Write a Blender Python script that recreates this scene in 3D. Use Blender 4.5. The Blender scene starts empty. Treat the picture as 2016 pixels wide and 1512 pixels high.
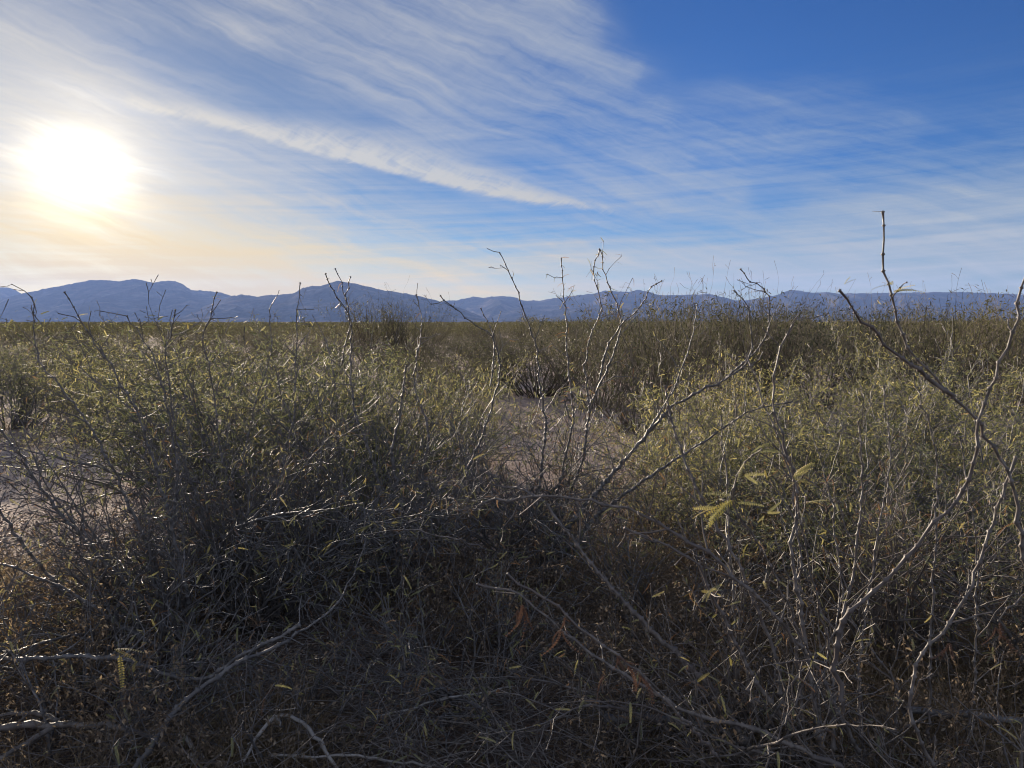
import bpy, math, random
import numpy as np
from math import radians, sin, cos, tan, atan, atan2, pi, sqrt

SC = bpy.context.scene
COL = SC.collection
# ------------------------------------------------------------------ camera
EYE = 1.6
FPX = 1514.0                      # focal length in pixels of the 2016 px wide photograph
PITCH = atan(122.0 / FPX)
cam_d = bpy.data.cameras.new('camera')
cam = bpy.data.objects.new('camera', cam_d)
COL.objects.link(cam)
cam.location = (0, 0, EYE)
cam.rotation_euler = (pi / 2 - PITCH, 0, 0)
cam_d.sensor_width = 36.0
cam_d.lens = 36.0 * FPX / 2016.0
cam_d.clip_start = 0.05
cam_d.clip_end = 90000
cam_d.dof.use_dof = True
cam_d.dof.focus_distance = 7.5
cam_d.dof.aperture_fstop = 9.0
SC.camera = cam

def ray(px, py):
    a, b = px - 1008.0, 756.0 - py
    return np.array([a, FPX * cos(PITCH) + b * sin(PITCH), b * cos(PITCH) - FPX * sin(PITCH)])
def at(px, py, Y):
    r = ray(px, py)
    return np.array([0, 0, EYE]) + r * (Y / r[1])
def azel(px, py):
    r = ray(px, py)
    return math.degrees(atan2(r[0], r[1])), math.degrees(atan2(r[2], math.hypot(r[0], r[1])))

# ------------------------------------------------------------------ sun, exposure
SUN_AZ, SUN_EL = azel(165, 330)
sd = bpy.data.lights.new('sun', 'SUN')
sd.energy = 5.0
sd.angle = radians(0.6)
sd.color = (1.0, 0.84, 0.66)
sun = bpy.data.objects.new('sun', sd)
COL.objects.link(sun)
S = np.array([sin(radians(SUN_AZ)) * cos(radians(SUN_EL)), cos(radians(SUN_AZ)) * cos(radians(SUN_EL)), sin(radians(SUN_EL))])
from mathutils import Vector, Matrix
sun.rotation_euler = Vector(S).to_track_quat('Z', 'Y').to_euler()
sun.location = (0, 0, 50)
SC.view_settings.view_transform = 'Standard'
SC.view_settings.look = 'None'
SC.view_settings.exposure = 1.35
SC.view_settings.gamma = 1.0
SC.render.engine = 'CYCLES'
SC.cycles.use_denoising = True
SC.cycles.max_bounces = 7
SC.cycles.diffuse_bounces = 4
SC.cycles.transmission_bounces = 4
SC.cycles.volume_bounces = 0
SC.cycles.use_adaptive_sampling = False
SC.cycles.pixel_filter_type = 'BLACKMAN_HARRIS'
SC.cycles.filter_width = 1.0

# ------------------------------------------------------------------ node expressions
class X:
    """one socket of a node tree, with arithmetic"""
    def __init__(s, nt, sock): s.nt, s.k = nt, sock
    def _m(s, op, o=None, c=None, rev=False):
        n = s.nt.nodes.new('ShaderNodeMath'); n.operation = op
        a = [s, o] if not rev else [o, s]
        if c is not None: a.append(c)
        for i, v in enumerate(a):
            if v is None: continue
            if isinstance(v, X): s.nt.links.new(v.k, n.inputs[i])
            else: n.inputs[i].default_value = v
        return X(s.nt, n.outputs[0])
    def __add__(s, o): return s._m('ADD', o)
    __radd__ = __add__
    def __mul__(s, o): return s._m('MULTIPLY', o)
    __rmul__ = __mul__
    def __sub__(s, o): return s._m('SUBTRACT', o)
    def __rsub__(s, o): return s._m('SUBTRACT', o, rev=True)
    def __truediv__(s, o): return s._m('DIVIDE', o)
    def pow(s, o): return s._m('POWER', o)
    def max(s, o): return s._m('MAXIMUM', o)
    def min(s, o): return s._m('MINIMUM', o)
    def exp(s): return s._m('EXPONENT')
    def ramp(s, a, b, c=0.0, d=1.0, smooth=True):
        n = s.nt.nodes.new('ShaderNodeMapRange')
        n.interpolation_type = 'SMOOTHSTEP' if smooth else 'LINEAR'
        s.nt.links.new(s.k, n.inputs[0])
        n.inputs[1].default_value, n.inputs[2].default_value = a, b
        n.inputs[3].default_value, n.inputs[4].default_value = c, d
        return X(s.nt, n.outputs[0])
    def curve(s, pts, lo, hi):
        """pts: (x, y in 0..1); x spans lo..hi"""
        t = s.ramp(lo, hi, 0, 1, False)
        n = s.nt.nodes.new('ShaderNodeFloatCurve')
        s.nt.links.new(t.k, n.inputs['Value'])
        c = n.mapping.curves[0]
        P = sorted(((x - lo) / (hi - lo), y) for x, y in pts)
        c.points[0].location = P[0]; c.points[1].location = P[-1]
        for p in P[1:-1]: c.points.new(*p)
        for p in c.points: p.handle_type = 'AUTO_CLAMPED'
        n.mapping.update()
        return X(s.nt, n.outputs[0])
def vec(nt, *xyz):
    n = nt.nodes.new('ShaderNodeCombineXYZ')
    for i, v in enumerate(xyz):
        if isinstance(v, X): nt.links.new(v.k, n.inputs[i])
        else: n.inputs[i].default_value = v
    return n.outputs[0]
def noise(nt, v, scale=1.0, detail=4.0, rough=0.5, dist=0.0):
    n = nt.nodes.new('ShaderNodeTexNoise')
    if v is not None: nt.links.new(v.k if isinstance(v, X) else v, n.inputs['Vector'])
    n.inputs['Scale'].default_value = scale; n.inputs['Detail'].default_value = detail
    n.inputs['Roughness'].default_value = rough; n.inputs['Distortion'].default_value = dist
    return X(nt, n.outputs[0])
def mixc(nt, f, a, b, mode='MIX'):
    n = nt.nodes.new('ShaderNodeMix'); n.data_type = 'RGBA'; n.blend_type = mode
    for i, v in ((0, f), (6, a), (7, b)):
        if isinstance(v, X): nt.links.new(v.k, n.inputs[i])
        elif hasattr(v, 'is_linked'): nt.links.new(v, n.inputs[i])
        elif i == 0: n.inputs[0].default_value = v
        else: n.inputs[i].default_value = (*v, 1)
    return n.outputs[2]

# ------------------------------------------------------------------ sky
W = bpy.data.worlds.new("World")
SC.world = W
W.use_nodes = True
nt = W.node_tree
nt.nodes.clear()
out = nt.nodes.new('ShaderNodeOutputWorld')
bg = nt.nodes.new('ShaderNodeBackground')
nt.links.new(bg.outputs[0], out.inputs[0])
sky = nt.nodes.new('ShaderNodeTexSky')
sky.sky_type = 'NISHITA'
sky.sun_disc = False
sky.sun_elevation = radians(SUN_EL)
sky.sun_rotation = radians(SUN_AZ)
sky.altitude = 1300
sky.air_density = 1.0
sky.dust_density = 0.6
sky.ozone_density = 2.0
bg.inputs[1].default_value = 0.05
tc = nt.nodes.new('ShaderNodeTexCoord')
sep = nt.nodes.new('ShaderNodeSeparateXYZ')
nt.links.new(tc.outputs['Generated'], sep.inputs[0])
dx, dy, dz = (X(nt, sep.outputs[i]) for i in range(3))
AZ = dx._m('ARCTAN2', dy) * (180 / pi)
EL = dz._m('ARCSINE') * (180 / pi)
cosS = dx * float(S[0]) + dy * float(S[1]) + dz * float(S[2])
ANG = cosS.min(0.9999999)._m('ARCCOSINE') * (180 / pi)          # degrees from the sun
# slow warp so that nothing is straight
warp = noise(nt, vec(nt, AZ * 0.06, EL * 0.11, 3.1), 1.0, 3.0, 0.5) - 0.5
warp2 = noise(nt, vec(nt, AZ * 0.35, EL * 0.7, 8.1), 1.0, 4.0, 0.6) - 0.5
EW = EL + warp * 3.0 + warp2 * 0.8
AW = AZ + (noise(nt, vec(nt, AZ * 0.05, EL * 0.12, 7.7), 1.0, 3.0, 0.5) - 0.5) * 8.0
# cirrus run down to the right: rotate so that u follows the streaks
def streak(slope, su, sv, seed, detail=7.0, rough=0.58, dist=0.0, e=None):
    c, s_ = cos(slope), sin(slope)
    e = EW if e is None else e
    u = AW * c - e * s_; v = AW * s_ + e * c
    return noise(nt, vec(nt, u * su, v * sv, seed), 1.0, detail, rough, dist)
n_big = streak(radians(13), 0.035, 0.16, 1.3, 6)
n_mid = streak(radians(15), 0.06, 0.55, 5.9, 9, 0.60, 0.35)
n_fine = streak(radians(19), 0.10, 1.7, 12.2, 9, 0.62, 0.25)
n_fib = streak(radians(-30), 0.4, 1.6, 22.2, 6, 0.6, 0.8)
detail = n_big * 0.30 + n_mid * 0.36 + n_fine * 0.28 + n_fib * 0.06
# how much cloud stands where (rows of elevation, curves over azimuth)
rows = [
 (-60, [(0,.45),(250,.5),(500,.45),(750,.3),(1000,.2),(1250,0),(2016,0)]),
 (0,   [(0,.38),(250,.38),(500,.5),(750,.42),(1000,.45),(1070,.36),(1150,.08),(1250,0),(2016,0)]),
 (80,  [(0,.5),(150,.34),(250,.22),(400,.36),(500,.5),(750,.45),(1000,.48),(1120,.42),(1190,.1),(1300,0),(2016,0)]),
 (160, [(0,.7),(250,.38),(400,.1),(500,.1),(620,.34),(750,.42),(1000,.42),(1180,.45),(1260,.14),(1350,.02),(2016,0)]),
 (240, [(0,.85),(250,.68),(420,.35),(520,.06),(700,.12),(860,.36),(1000,.3),(1150,.3),(1270,.36),(1380,.2),(1500,.2),(1650,.16),(1780,.05),(2016,.02)]),
 (320, [(0,.95),(250,.8),(450,.6),(600,.42),(720,.15),(900,.15),(1080,.2),(1200,.26),(1320,.38),(1450,.4),(1650,.36),(1800,.34),(1880,.12),(2016,.2)]),
 (400, [(0,1),(250,.9),(480,.66),(620,.5),(700,.24),(800,.14),(1000,.14),(1150,.26),(1300,.36),(1460,.42),(1530,.12),(1620,.22),(1750,.4),(1900,.66),(2016,.72)]),
 (460, [(0,1),(250,.9),(500,.75),(680,.55),(800,.28),(950,.16),(1100,.2),(1250,.3),(1400,.48),(1600,.8),(1800,.85),(2016,.85)]),
 (520, [(0,.95),(250,.95),(500,.95),(750,.85),(1000,.74),(1200,.75),(1400,.85),(1750,.9),(2016,.9)]),
 (570, [(0,1),(250,1),(500,1),(750,.95),(1000,.9),(1200,.85),(1500,.8),(1750,.75),(2016,.75)]),
 (634, [(0,1),(2016,.8)]),
]
AZL, AZR = -48.0, 48.0
els = [azel(1008, y)[1] for y, _ in rows]
cover = None
for i, (y, pts) in enumerate(rows):
    cv = AW.curve([(AZL, pts[0][1])] + [(azel(x, y)[0], v) for x, v in pts] + [(AZR, pts[-1][1])], AZL, AZR)
    e0 = els[i]
    if i == 0: h = EW.ramp(els[1], e0, 0, 1)
    elif i == len(rows) - 1: h = EW.ramp(e0, els[i - 1], 1, 0)
    else: h = EW.ramp(els[i + 1], e0, 0, 1) * EW.ramp(e0, els[i - 1], 1, 0)
    cover = cv * h if cover is None else cover + cv * h
n_low = noise(nt, vec(nt, AZ * 0.05, EL * 1.5 - AZ * 0.06, 33.0), 1.0, 6.0, 0.6, 0.4) - 0.5
dens = cover * 0.84 + (detail - 0.5) * (cover * 3.5).min(1.0) * 2.6 + n_low * EL.ramp(4, 19, 1.25, 0) * 1.2
dens = dens.ramp(0.0, 1.0, 0, 1, False)
# the long bright streak below the blue band
def band(pts, wup, wdn, inten, e=None, n=None):
    xs = [azel(x, y) for x, y in pts]
    lo, hi = -40.0, 40.0
    c = AZ.curve([(lo, xs[0][1] / 40 + (xs[0][0] - lo) * .01)] + [(a, e_ / 40) for a, e_ in xs] + [(hi, xs[-1][1] / 40)], lo, hi) * 40
    I = AZ.curve([(lo, 0)] + [(azel(x, 300)[0], v) for x, v in inten] + [(hi, 0)], lo, hi)
    d = (EL + warp2 * 0.35 + (n_fib - 0.5) * 0.45) - c
    up = d / wup if not isinstance(wup, X) else d / wup
    dn = d / wdn
    prof = up.ramp(0, 1, 1, 0) * dn.ramp(-1, 0, 0, 1)
    return prof * I
wmain = AZ.curve([(-40, .2), (azel(240, 200)[0], .25), (azel(500, 250)[0], .55), (azel(800, 300)[0], 1.0), (azel(1000, 360)[0], .8), (azel(1200, 410)[0], .22), (40, .2)], -40, 40) * 3.0
b1 = band([(240,192),(400,232),(600,288),(800,337),(1000,384),(1150,402),(1230,415)], wmain, 0.55,
          [(215,0),(270,.75),(400,.9),(600,.95),(800,1),(950,1),(1080,.85),(1190,.55),(1280,0)])
b2 = band([(560,350),(650,398),(800,440),(900,450)], 0.5, 0.5, [(500,0),(600,.35),(700,.4),(800,.28),(880,0)])
b3 = band([(440,390),(550,435),(650,460),(740,495)], 1.1, 0.45, [(300,0),(420,.35),(560,.45),(680,.35),(760,0)])
b4 = band([(1080,310),(1200,370),(1300,420),(1340,440)], 0.7, 0.5, [(1050,0),(1150,.22),(1250,.3),(1340,0)])
b5 = band([(230,470),(330,462),(400,458),(470,470)], 0.45, 0.35, [(220,0),(300,.4),(400,.45),(480,0)])
b6 = band([(400,495),(700,520),(1000,530),(1250,560)], 0.4, 0.5, [(300,0),(500,.35),(900,.35),(1200,.2),(1300,0)])
tex = (n_fib * 0.5 + n_fine * 0.5).ramp(0.30, 0.58, 0.4, 1.0)
bands = (b1 * 1.2 + b2 * 0.6 + b3 * 0.6 + b4 * 0.8 + b5 * 0.6 + b6 * .5) * tex
dens = (dens + bands * (1.0 - dens)).min(1.0).max(0.0)
# added broken cloud, unseen behind the camera, kept bright to fill the shaded faces
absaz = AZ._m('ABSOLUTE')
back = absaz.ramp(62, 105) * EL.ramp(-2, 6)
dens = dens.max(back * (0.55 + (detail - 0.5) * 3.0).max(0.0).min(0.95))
# colours: cloud is whiter and brighter towards the sun, warm low down near it
near = ANG.ramp(0, 62, 1, 0)
low = EL.ramp(1, 11.5, 1, 0)
cloud_c = mixc(nt, near, (2.8, 3.4, 4.0), (5.2, 5.0, 4.6))
warmth = (low * ANG.ramp(10, 50, 1, 0) * 1.7).min(1.0)
cloud_c = mixc(nt, warmth, cloud_c, (7.2, 5.5, 2.5))
cloud_c = mixc(nt, low * ANG.ramp(30, 60, 0, .7), cloud_c, (4.7, 4.7, 4.5))
cloud_c = mixc(nt, back, cloud_c, (5.4, 5.9, 6.8))  # bright colour of the added fill cloud behind the camera
SKY_TINT = (0.28, 0.50, 0.86)
hs = nt.nodes.new('ShaderNodeHueSaturation')
hs.inputs['Saturation'].default_value = 1.25
nt.links.new(sky.outputs[0], hs.inputs['Color'])
tint = mixc(nt, ANG.ramp(4, 48, .85, 0), SKY_TINT, (0.30, 0.34, 0.42))
tint = mixc(nt, EL.ramp(0, 12, .7, 0), tint, (0.54, 0.58, 0.66))
blue = mixc(nt, 1.0, hs.outputs[0], tint, 'MULTIPLY')
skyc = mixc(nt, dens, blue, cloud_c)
# aureole of the sun behind thin cloud
lump = (n_mid * 0.5 + warp + n_big * 0.5 - 0.5)
A2 = ANG + lump * 2.0 + (n_mid - 0.5) * 5.0
glow = (A2.max(0.0) / -1.25).exp() * 42.0 + (A2.max(0.0) / -4.5).exp() * 2.0 + (ANG / -12.0).exp() * 0.5
gl = nt.nodes.new('ShaderNodeVectorMath'); gl.operation = 'SCALE'
gl.inputs[0].default_value = (1.0, 0.83, 0.56)
nt.links.new(glow.k, gl.inputs['Scale'])
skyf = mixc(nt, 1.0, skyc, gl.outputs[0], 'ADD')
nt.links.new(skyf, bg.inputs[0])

# ------------------------------------------------------------------ helpers: tagging, meshes
def tag(o, label=None, cat=None, group=None, kind=None):
    if label: o['label'] = label
    if cat: o['category'] = cat
    if group: o['group'] = group
    if kind: o['kind'] = kind
    return o
def mesh_obj(name, V, F, mats, parent=None, mi=None, smooth=False, loc=None, uvcol=None):
    """V (n,3) array, F list of (m,k) index arrays"""
    me = bpy.data.meshes.new(name)
    V = np.asarray(V, dtype=np.float32)
    Fs = [np.asarray(f, dtype=np.int32) for f in F if len(f)]
    nl = sum(f.size for f in Fs); nf = sum(len(f) for f in Fs)
    me.vertices.add(len(V)); me.vertices.foreach_set('co', V.ravel())
    me.loops.add(nl); me.loops.foreach_set('vertex_index', np.concatenate([f.ravel() for f in Fs]))
    me.polygons.add(nf)
    cnt = np.concatenate([np.full(len(f), f.shape[1], dtype=np.int32) for f in Fs])
    st = np.zeros(nf, dtype=np.int32); st[1:] = np.cumsum(cnt)[:-1]
    me.polygons.foreach_set('loop_start', st)
    for m in (mats if isinstance(mats, (list, tuple)) else [mats]): me.materials.append(m)
    if mi is not None: me.polygons.foreach_set('material_index', np.asarray(mi, dtype=np.int32))
    if smooth: me.polygons.foreach_set('use_smooth', np.ones(nf, dtype=bool))
    if uvcol is not None:
        a = me.attributes.new('tone', 'FLOAT', 'FACE'); a.data.foreach_set('value', np.asarray(uvcol, dtype=np.float32))
    me.update(calc_edges=True)
    o = bpy.data.objects.new(name, me); COL.objects.link(o)
    if parent: o.parent = parent
    if loc is not None: o.location = loc
    return o
def empty(name, loc, **k):
    o = bpy.data.objects.new(name, None); COL.objects.link(o)
    o.location = loc; o.empty_display_size = 0.2
    return tag(o, **k)
_cs = {}
def tubes(paths, sides):
    """paths: list of (pts (n,3), radii (n)); returns V, quads, tris"""
    Vs, Qs, Ts = [], [], []; off = 0
    if sides not in _cs:
        a = np.arange(sides) * 2 * pi / sides
        _cs[sides] = (np.cos(a), np.sin(a))
    ca, sa = _cs[sides]
    for P, R in paths:
        n = len(P)
        T = np.empty_like(P); T[1:-1] = P[2:] - P[:-2]; T[0] = P[1] - P[0]; T[-1] = P[-1] - P[-2]
        T /= np.linalg.norm(T, axis=1)[:, None] + 1e-9
        ref = np.array([0.31, 0.17, 0.93]) if abs(T[0][2]) < .8 else np.array([0.93, 0.3, 0.1])
        A = np.cross(T, ref); A /= np.linalg.norm(A, axis=1)[:, None] + 1e-9
        B = np.cross(T, A)
        V = P[:, None, :] + R[:, None, None] * (A[:, None, :] * ca[None, :, None] + B[:, None, :] * sa[None, :, None])
        Vs.append(V.reshape(-1, 3))
        i = (np.arange(n - 1) * sides)[:, None] + np.arange(sides)[None, :]
        j = (np.arange(n - 1) * sides)[:, None] + ((np.arange(sides) + 1) % sides)[None, :]
        Qs.append(np.stack([i, j, j + sides, i + sides], -1).reshape(-1, 4) + off)
        k = off + (n - 1) * sides
        Ts.append(np.array([[k, k + a_, k + a_ + 1] for a_ in range(1, sides - 1)]))
        off += n * sides
    if not Vs: return np.zeros((0, 3)), np.zeros((0, 4), int), np.zeros((0, 3), int)
    return np.concatenate(Vs), np.concatenate(Qs), np.concatenate(Ts)
def rotmats(rng, n, tilt=None, fwd=None):
    """n random rotation matrices; with fwd (n,3) the local x axis follows fwd"""
    if fwd is None:
        fwd = rng.normal(size=(n, 3))
    f = fwd / (np.linalg.norm(fwd, axis=1)[:, None] + 1e-9)
    r = rng.normal(size=(n, 3)) * 0.6 + np.array([0, 0, 1.0])
    b = np.cross(r, f); b /= np.linalg.norm(b, axis=1)[:, None] + 1e-9
    c = np.cross(f, b)
    return np.stack([f, b, c], -1)
def stamp(tv, tf, pos, mats, scale):
    """template verts tv (k,3), faces tf (m,4) placed n times"""
    n = len(pos); k = len(tv)
    V = np.einsum('nij,kj->nki', mats, tv) * np.asarray(scale).reshape(-1, 1, 1) + pos[:, None, :]
    F = tf[None] + (np.arange(n) * k)[:, None, None]
    return V.reshape(-1, 3), F.reshape(-1, tf.shape[1])

# ------------------------------------------------------------------ materials
def material(name):
    m = bpy.data.materials.new(name); m.use_nodes = True
    t = m.node_tree; t.nodes.clear()
    o = t.nodes.new('ShaderNodeOutputMaterial')
    return m, t, o
def bark(name, a, b, c, scale=40, rough=0.55, spec=0.4):
    m, t, o = material(name)
    tc = t.nodes.new('ShaderNodeTexCoord')
    n1 = noise(t, tc.outputs['Object'], scale, 5, 0.6)
    n2 = noise(t, tc.outputs['Object'], scale * 0.08, 3, 0.5)
    col = mixc(t, n1.ramp(0.35, 0.65), a, b)
    col = mixc(t, n2.ramp(0.45, 0.65), col, c)
    p = t.nodes.new('ShaderNodeBsdfPrincipled')
    t.links.new(col, p.inputs['Base Color'])
    p.inputs['Roughness'].default_value = rough
    p.inputs['Specular IOR Level'].default_value = spec
    bp = t.nodes.new('ShaderNodeBump'); bp.inputs['Strength'].default_value = 0.5; bp.inputs['Distance'].default_value = 0.003
    t.links.new(n1.k, bp.inputs['Height']); t.links.new(bp.outputs[0], p.inputs['Normal'])
    t.links.new(p.outputs[0], o.inputs[0])
    return m
def leafmat(name, cols, trans=0.45, tcol=1.25):
    """cols: three colours picked by the face attribute tone"""
    m, t, o = material(name)
    at_ = t.nodes.new('ShaderNodeAttribute'); at_.attribute_name = 'tone'
    r = t.nodes.new('ShaderNodeValToRGB')
    e = r.color_ramp.elements
    e[0].position = 0.0; e[0].color = (*cols[0], 1); e[1].position = 1.0; e[1].color = (*cols[-1], 1)
    for i, c in enumerate(cols[1:-1]):
        k = e.new((i + 1) / (len(cols) - 1)); k.color = (*c, 1)
    t.links.new(at_.outputs['Fac'], r.inputs[0])
    d = t.nodes.new('ShaderNodeBsdfPrincipled'); tr = t.nodes.new('ShaderNodeBsdfTranslucent')
    oi = t.nodes.new('ShaderNodeObjectInfo')
    rv = X(t, oi.outputs['Random'])
    var = mixc(t, rv, (0.60, 0.64, 0.72), (1.32, 1.22, 1.0))
    rr = mixc(t, 1.0, r.outputs[0], var, 'MULTIPLY')
    t.links.new(rr, d.inputs['Base Color']); d.inputs['Roughness'].default_value = 0.65
    d.inputs['Specular IOR Level'].default_value = 0.08
    c2 = mixc(t, 1.0, rr, (tcol * 1.05, tcol * 1.03, tcol * 0.8), 'MULTIPLY')
    t.links.new(c2, tr.inputs[0])
    mx = t.nodes.new('ShaderNodeMixShader'); mx.inputs[0].default_value = trans
    t.links.new(d.outputs[0], mx.inputs[1]); t.links.new(tr.outputs[0], mx.inputs[2])
    t.links.new(mx.outputs[0], o.inputs[0])
    return m
M_DARK = bark('dark_bark', (0.075, 0.07, 0.068), (0.185, 0.17, 0.16), (0.11, 0.10, 0.095))
M_GREY = bark('grey_bark', (0.085, 0.073, 0.064), (0.19, 0.162, 0.14), (0.11, 0.09, 0.08))
M_PALE = bark('weathered_wood', (0.26, 0.235, 0.21), (0.42, 0.385, 0.35), (0.20, 0.18, 0.16), 30)
M_DIM = bark('dim_twigs', (0.06, 0.052, 0.042), (0.12, 0.102, 0.08), (0.085, 0.07, 0.055), 6, 0.8, 0.15)  # bark darkened so the shaded gap behind the clearing reads dark
M_FAR = bark('distant_bark', (0.11, 0.09, 0.07), (0.20, 0.165, 0.13), (0.13, 0.105, 0.08), 6, 0.8, 0.2)
M_LEAF = leafmat('green_leaflets', [(0.07, 0.08, 0.05), (0.165, 0.178, 0.105), (0.29, 0.295, 0.16), (0.50, 0.45, 0.23)], 0.34, 1.15)
M_OLIVE = leafmat('olive_leaflets', [(0.048, 0.052, 0.034), (0.10, 0.105, 0.066), (0.16, 0.157, 0.098), (0.23, 0.20, 0.13)], 0.25, 1.1)
M_GOLD = leafmat('yellow_leaflets', [(0.17, 0.175, 0.075), (0.27, 0.255, 0.105), (0.36, 0.30, 0.12), (0.40, 0.29, 0.12)], 0.32, 1.05)
M_DEAD = leafmat('dead_leaflets', [(0.16, 0.085, 0.05), (0.26, 0.15, 0.09), (0.30, 0.20, 0.13), (0.38, 0.27, 0.17)], 0.3)
M_GRASS = leafmat('dry_grass_blades', [(0.12, 0.085, 0.05), (0.22, 0.16, 0.095), (0.32, 0.245, 0.15), (0.42, 0.34, 0.22)], 0.35)
M_LITTER = leafmat('leaf_litter_flakes', [(0.10, 0.06, 0.04), (0.18, 0.115, 0.08), (0.26, 0.19, 0.14), (0.45, 0.38, 0.30)], 0.1)

def ground_mat():
    m, t, o = material('desert_soil')
    g = t.nodes.new('ShaderNodeNewGeometry')
    pos = g.outputs['Position']
    n1 = noise(t, pos, 0.35, 6, 0.6); n2 = noise(t, pos, 9.0, 6, 0.7); n3 = noise(t, pos, 70.0, 4, 0.7)
    nf = noise(t, pos, 0.012, 6, 0.65)
    vo = t.nodes.new('ShaderNodeTexVoronoi'); vo.inputs['Scale'].default_value = 48; t.links.new(pos, vo.inputs['Vector'])
    col = mixc(t, n1.ramp(0.35, 0.65), (0.36, 0.265, 0.215), (0.47, 0.37, 0.31))
    col = mixc(t, n2.ramp(0.45, 0.72), col, (0.22, 0.15, 0.12))
    col = mixc(t, n3.ramp(0.4, 0.75, 0, .7), col, (0.56, 0.47, 0.41))
    vc = t.nodes.new('ShaderNodeSeparateColor'); t.links.new(vo.outputs['Color'], vc.inputs[0])
    col = mixc(t, X(t, vc.outputs[0]).ramp(0.6, 1.0, 0, .55), col, (0.17, 0.13, 0.115))
    sp_ = t.nodes.new('ShaderNodeSeparateXYZ'); t.links.new(pos, sp_.inputs[0])
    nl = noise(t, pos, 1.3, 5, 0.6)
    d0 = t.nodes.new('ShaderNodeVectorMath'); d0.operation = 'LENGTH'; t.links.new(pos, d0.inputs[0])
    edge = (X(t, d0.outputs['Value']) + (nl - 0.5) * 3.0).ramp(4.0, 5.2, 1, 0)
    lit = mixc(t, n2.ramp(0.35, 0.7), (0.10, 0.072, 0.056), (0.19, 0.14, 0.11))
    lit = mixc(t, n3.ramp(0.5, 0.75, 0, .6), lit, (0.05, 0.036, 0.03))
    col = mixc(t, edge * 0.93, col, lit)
    # far away the plain is olive scrub with bare strips
    ln = t.nodes.new('ShaderNodeVectorMath'); ln.operation = 'LENGTH'; t.links.new(pos, ln.inputs[0])
    far = X(t, ln.outputs['Value']).ramp(60, 300)
    veg = mixc(t, nf.ramp(0.52, 0.66), (0.11, 0.095, 0.06), (0.30, 0.26, 0.19))
    col = mixc(t, far, col, veg)
    p = t.nodes.new('ShaderNodeBsdfPrincipled'); t.links.new(col, p.inputs['Base Color'])
    p.inputs['Roughness'].default_value = 0.9; p.inputs['Specular IOR Level'].default_value = 0.2
    h = n3 * 0.5 + n2 * 0.8 + X(t, vo.outputs['Distance']) * -0.7
    bp = t.nodes.new('ShaderNodeBump'); bp.inputs['Strength'].default_value = 0.9; bp.inputs['Distance'].default_value = 0.02
    t.links.new(h.k, bp.inputs['Height']); t.links.new(bp.outputs[0], p.inputs['Normal'])
    t.links.new(p.outputs[0], o.inputs[0])
    return m
M_SOIL = ground_mat()
def stone_mat():
    m, t, o = material('gravel_stone')
    oi = t.nodes.new('ShaderNodeNewGeometry')
    rnd = X(t, oi.outputs['Random Per Island'])
    r = t.nodes.new('ShaderNodeValToRGB'); e = r.color_ramp.elements
    e[0].color = (0.14, 0.10, 0.085, 1); e[1].color = (0.62, 0.56, 0.50, 1)
    k = e.new(0.45); k.color = (0.30, 0.22, 0.18, 1); k = e.new(0.8); k.color = (0.42, 0.35, 0.30, 1)
    t.links.new(rnd.k, r.inputs[0])
    p = t.nodes.new('ShaderNodeBsdfPrincipled'); t.links.new(r.outputs[0], p.inputs['Base Color'])
    p.inputs['Roughness'].default_value = 0.7
    t.links.new(p.outputs[0], o.inputs[0])
    return m
M_STONE = stone_mat()
def mountain_mat():
    m, t, o = material('desert_mountain_rock')
    g = t.nodes.new('ShaderNodeNewGeometry')
    n1 = noise(t, g.outputs['Position'], 0.0022, 8, 0.65); n2 = noise(t, g.outputs['Position'], 0.012, 6, 0.7)
    col = mixc(t, n1.ramp(0.42, 0.68), (0.03, 0.03, 0.028), (0.15, 0.125, 0.105))
    col = mixc(t, n2.ramp(0.42, 0.6, 0, .6), col, (0.06, 0.06, 0.045))
    p = t.nodes.new('ShaderNodeBsdfPrincipled'); t.links.new(col, p.inputs['Base Color'])
    p.inputs['Roughness'].default_value = 1.0; p.inputs['Specular IOR Level'].default_value = 0.0
    bp = t.nodes.new('ShaderNodeBump'); bp.inputs['Strength'].default_value = 0.7; bp.inputs['Distance'].default_value = 40
    t.links.new((n2 + n1).k, bp.inputs['Height']); t.links.new(bp.outputs[0], p.inputs['Normal'])
    t.links.new(p.outputs[0], o.inputs[0])
    return m
M_MOUNT = mountain_mat()

# ------------------------------------------------------------------ ground
def vnoise(x, y, seed=0):
    """smooth value noise, vectorised"""
    xi = np.floor(x).astype(np.int64); yi = np.floor(y).astype(np.int64)
    xf = x - xi; yf = y - yi
    def h(a, b):
        n = (a * 374761393 + b * 668265263 + seed * 1442695041) & 0x7fffffff
        n = ((n ^ (n >> 13)) * 1274126177) & 0x7fffffff
        return ((n ^ (n >> 16)) & 0xffff) / 65535.0
    u = xf * xf * (3 - 2 * xf); v = yf * yf * (3 - 2 * yf)
    return (h(xi, yi) * (1 - u) + h(xi + 1, yi) * u) * (1 - v) + (h(xi, yi + 1) * (1 - u) + h(xi + 1, yi + 1) * u) * v
def gz(x, y):
    x = np.asarray(x, float); y = np.asarray(y, float)
    r = np.hypot(x, y)
    f = np.clip(1.2 - r / 90, 0, 1)
    return f * ((vnoise(x * .35, y * .35, 1) - .5) * .16 + (vnoise(x * 1.4, y * 1.4, 2) - .5) * .05 + (vnoise(x * 5, y * 5, 3) - .5) * .015)
FAR = 17500.0
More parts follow.
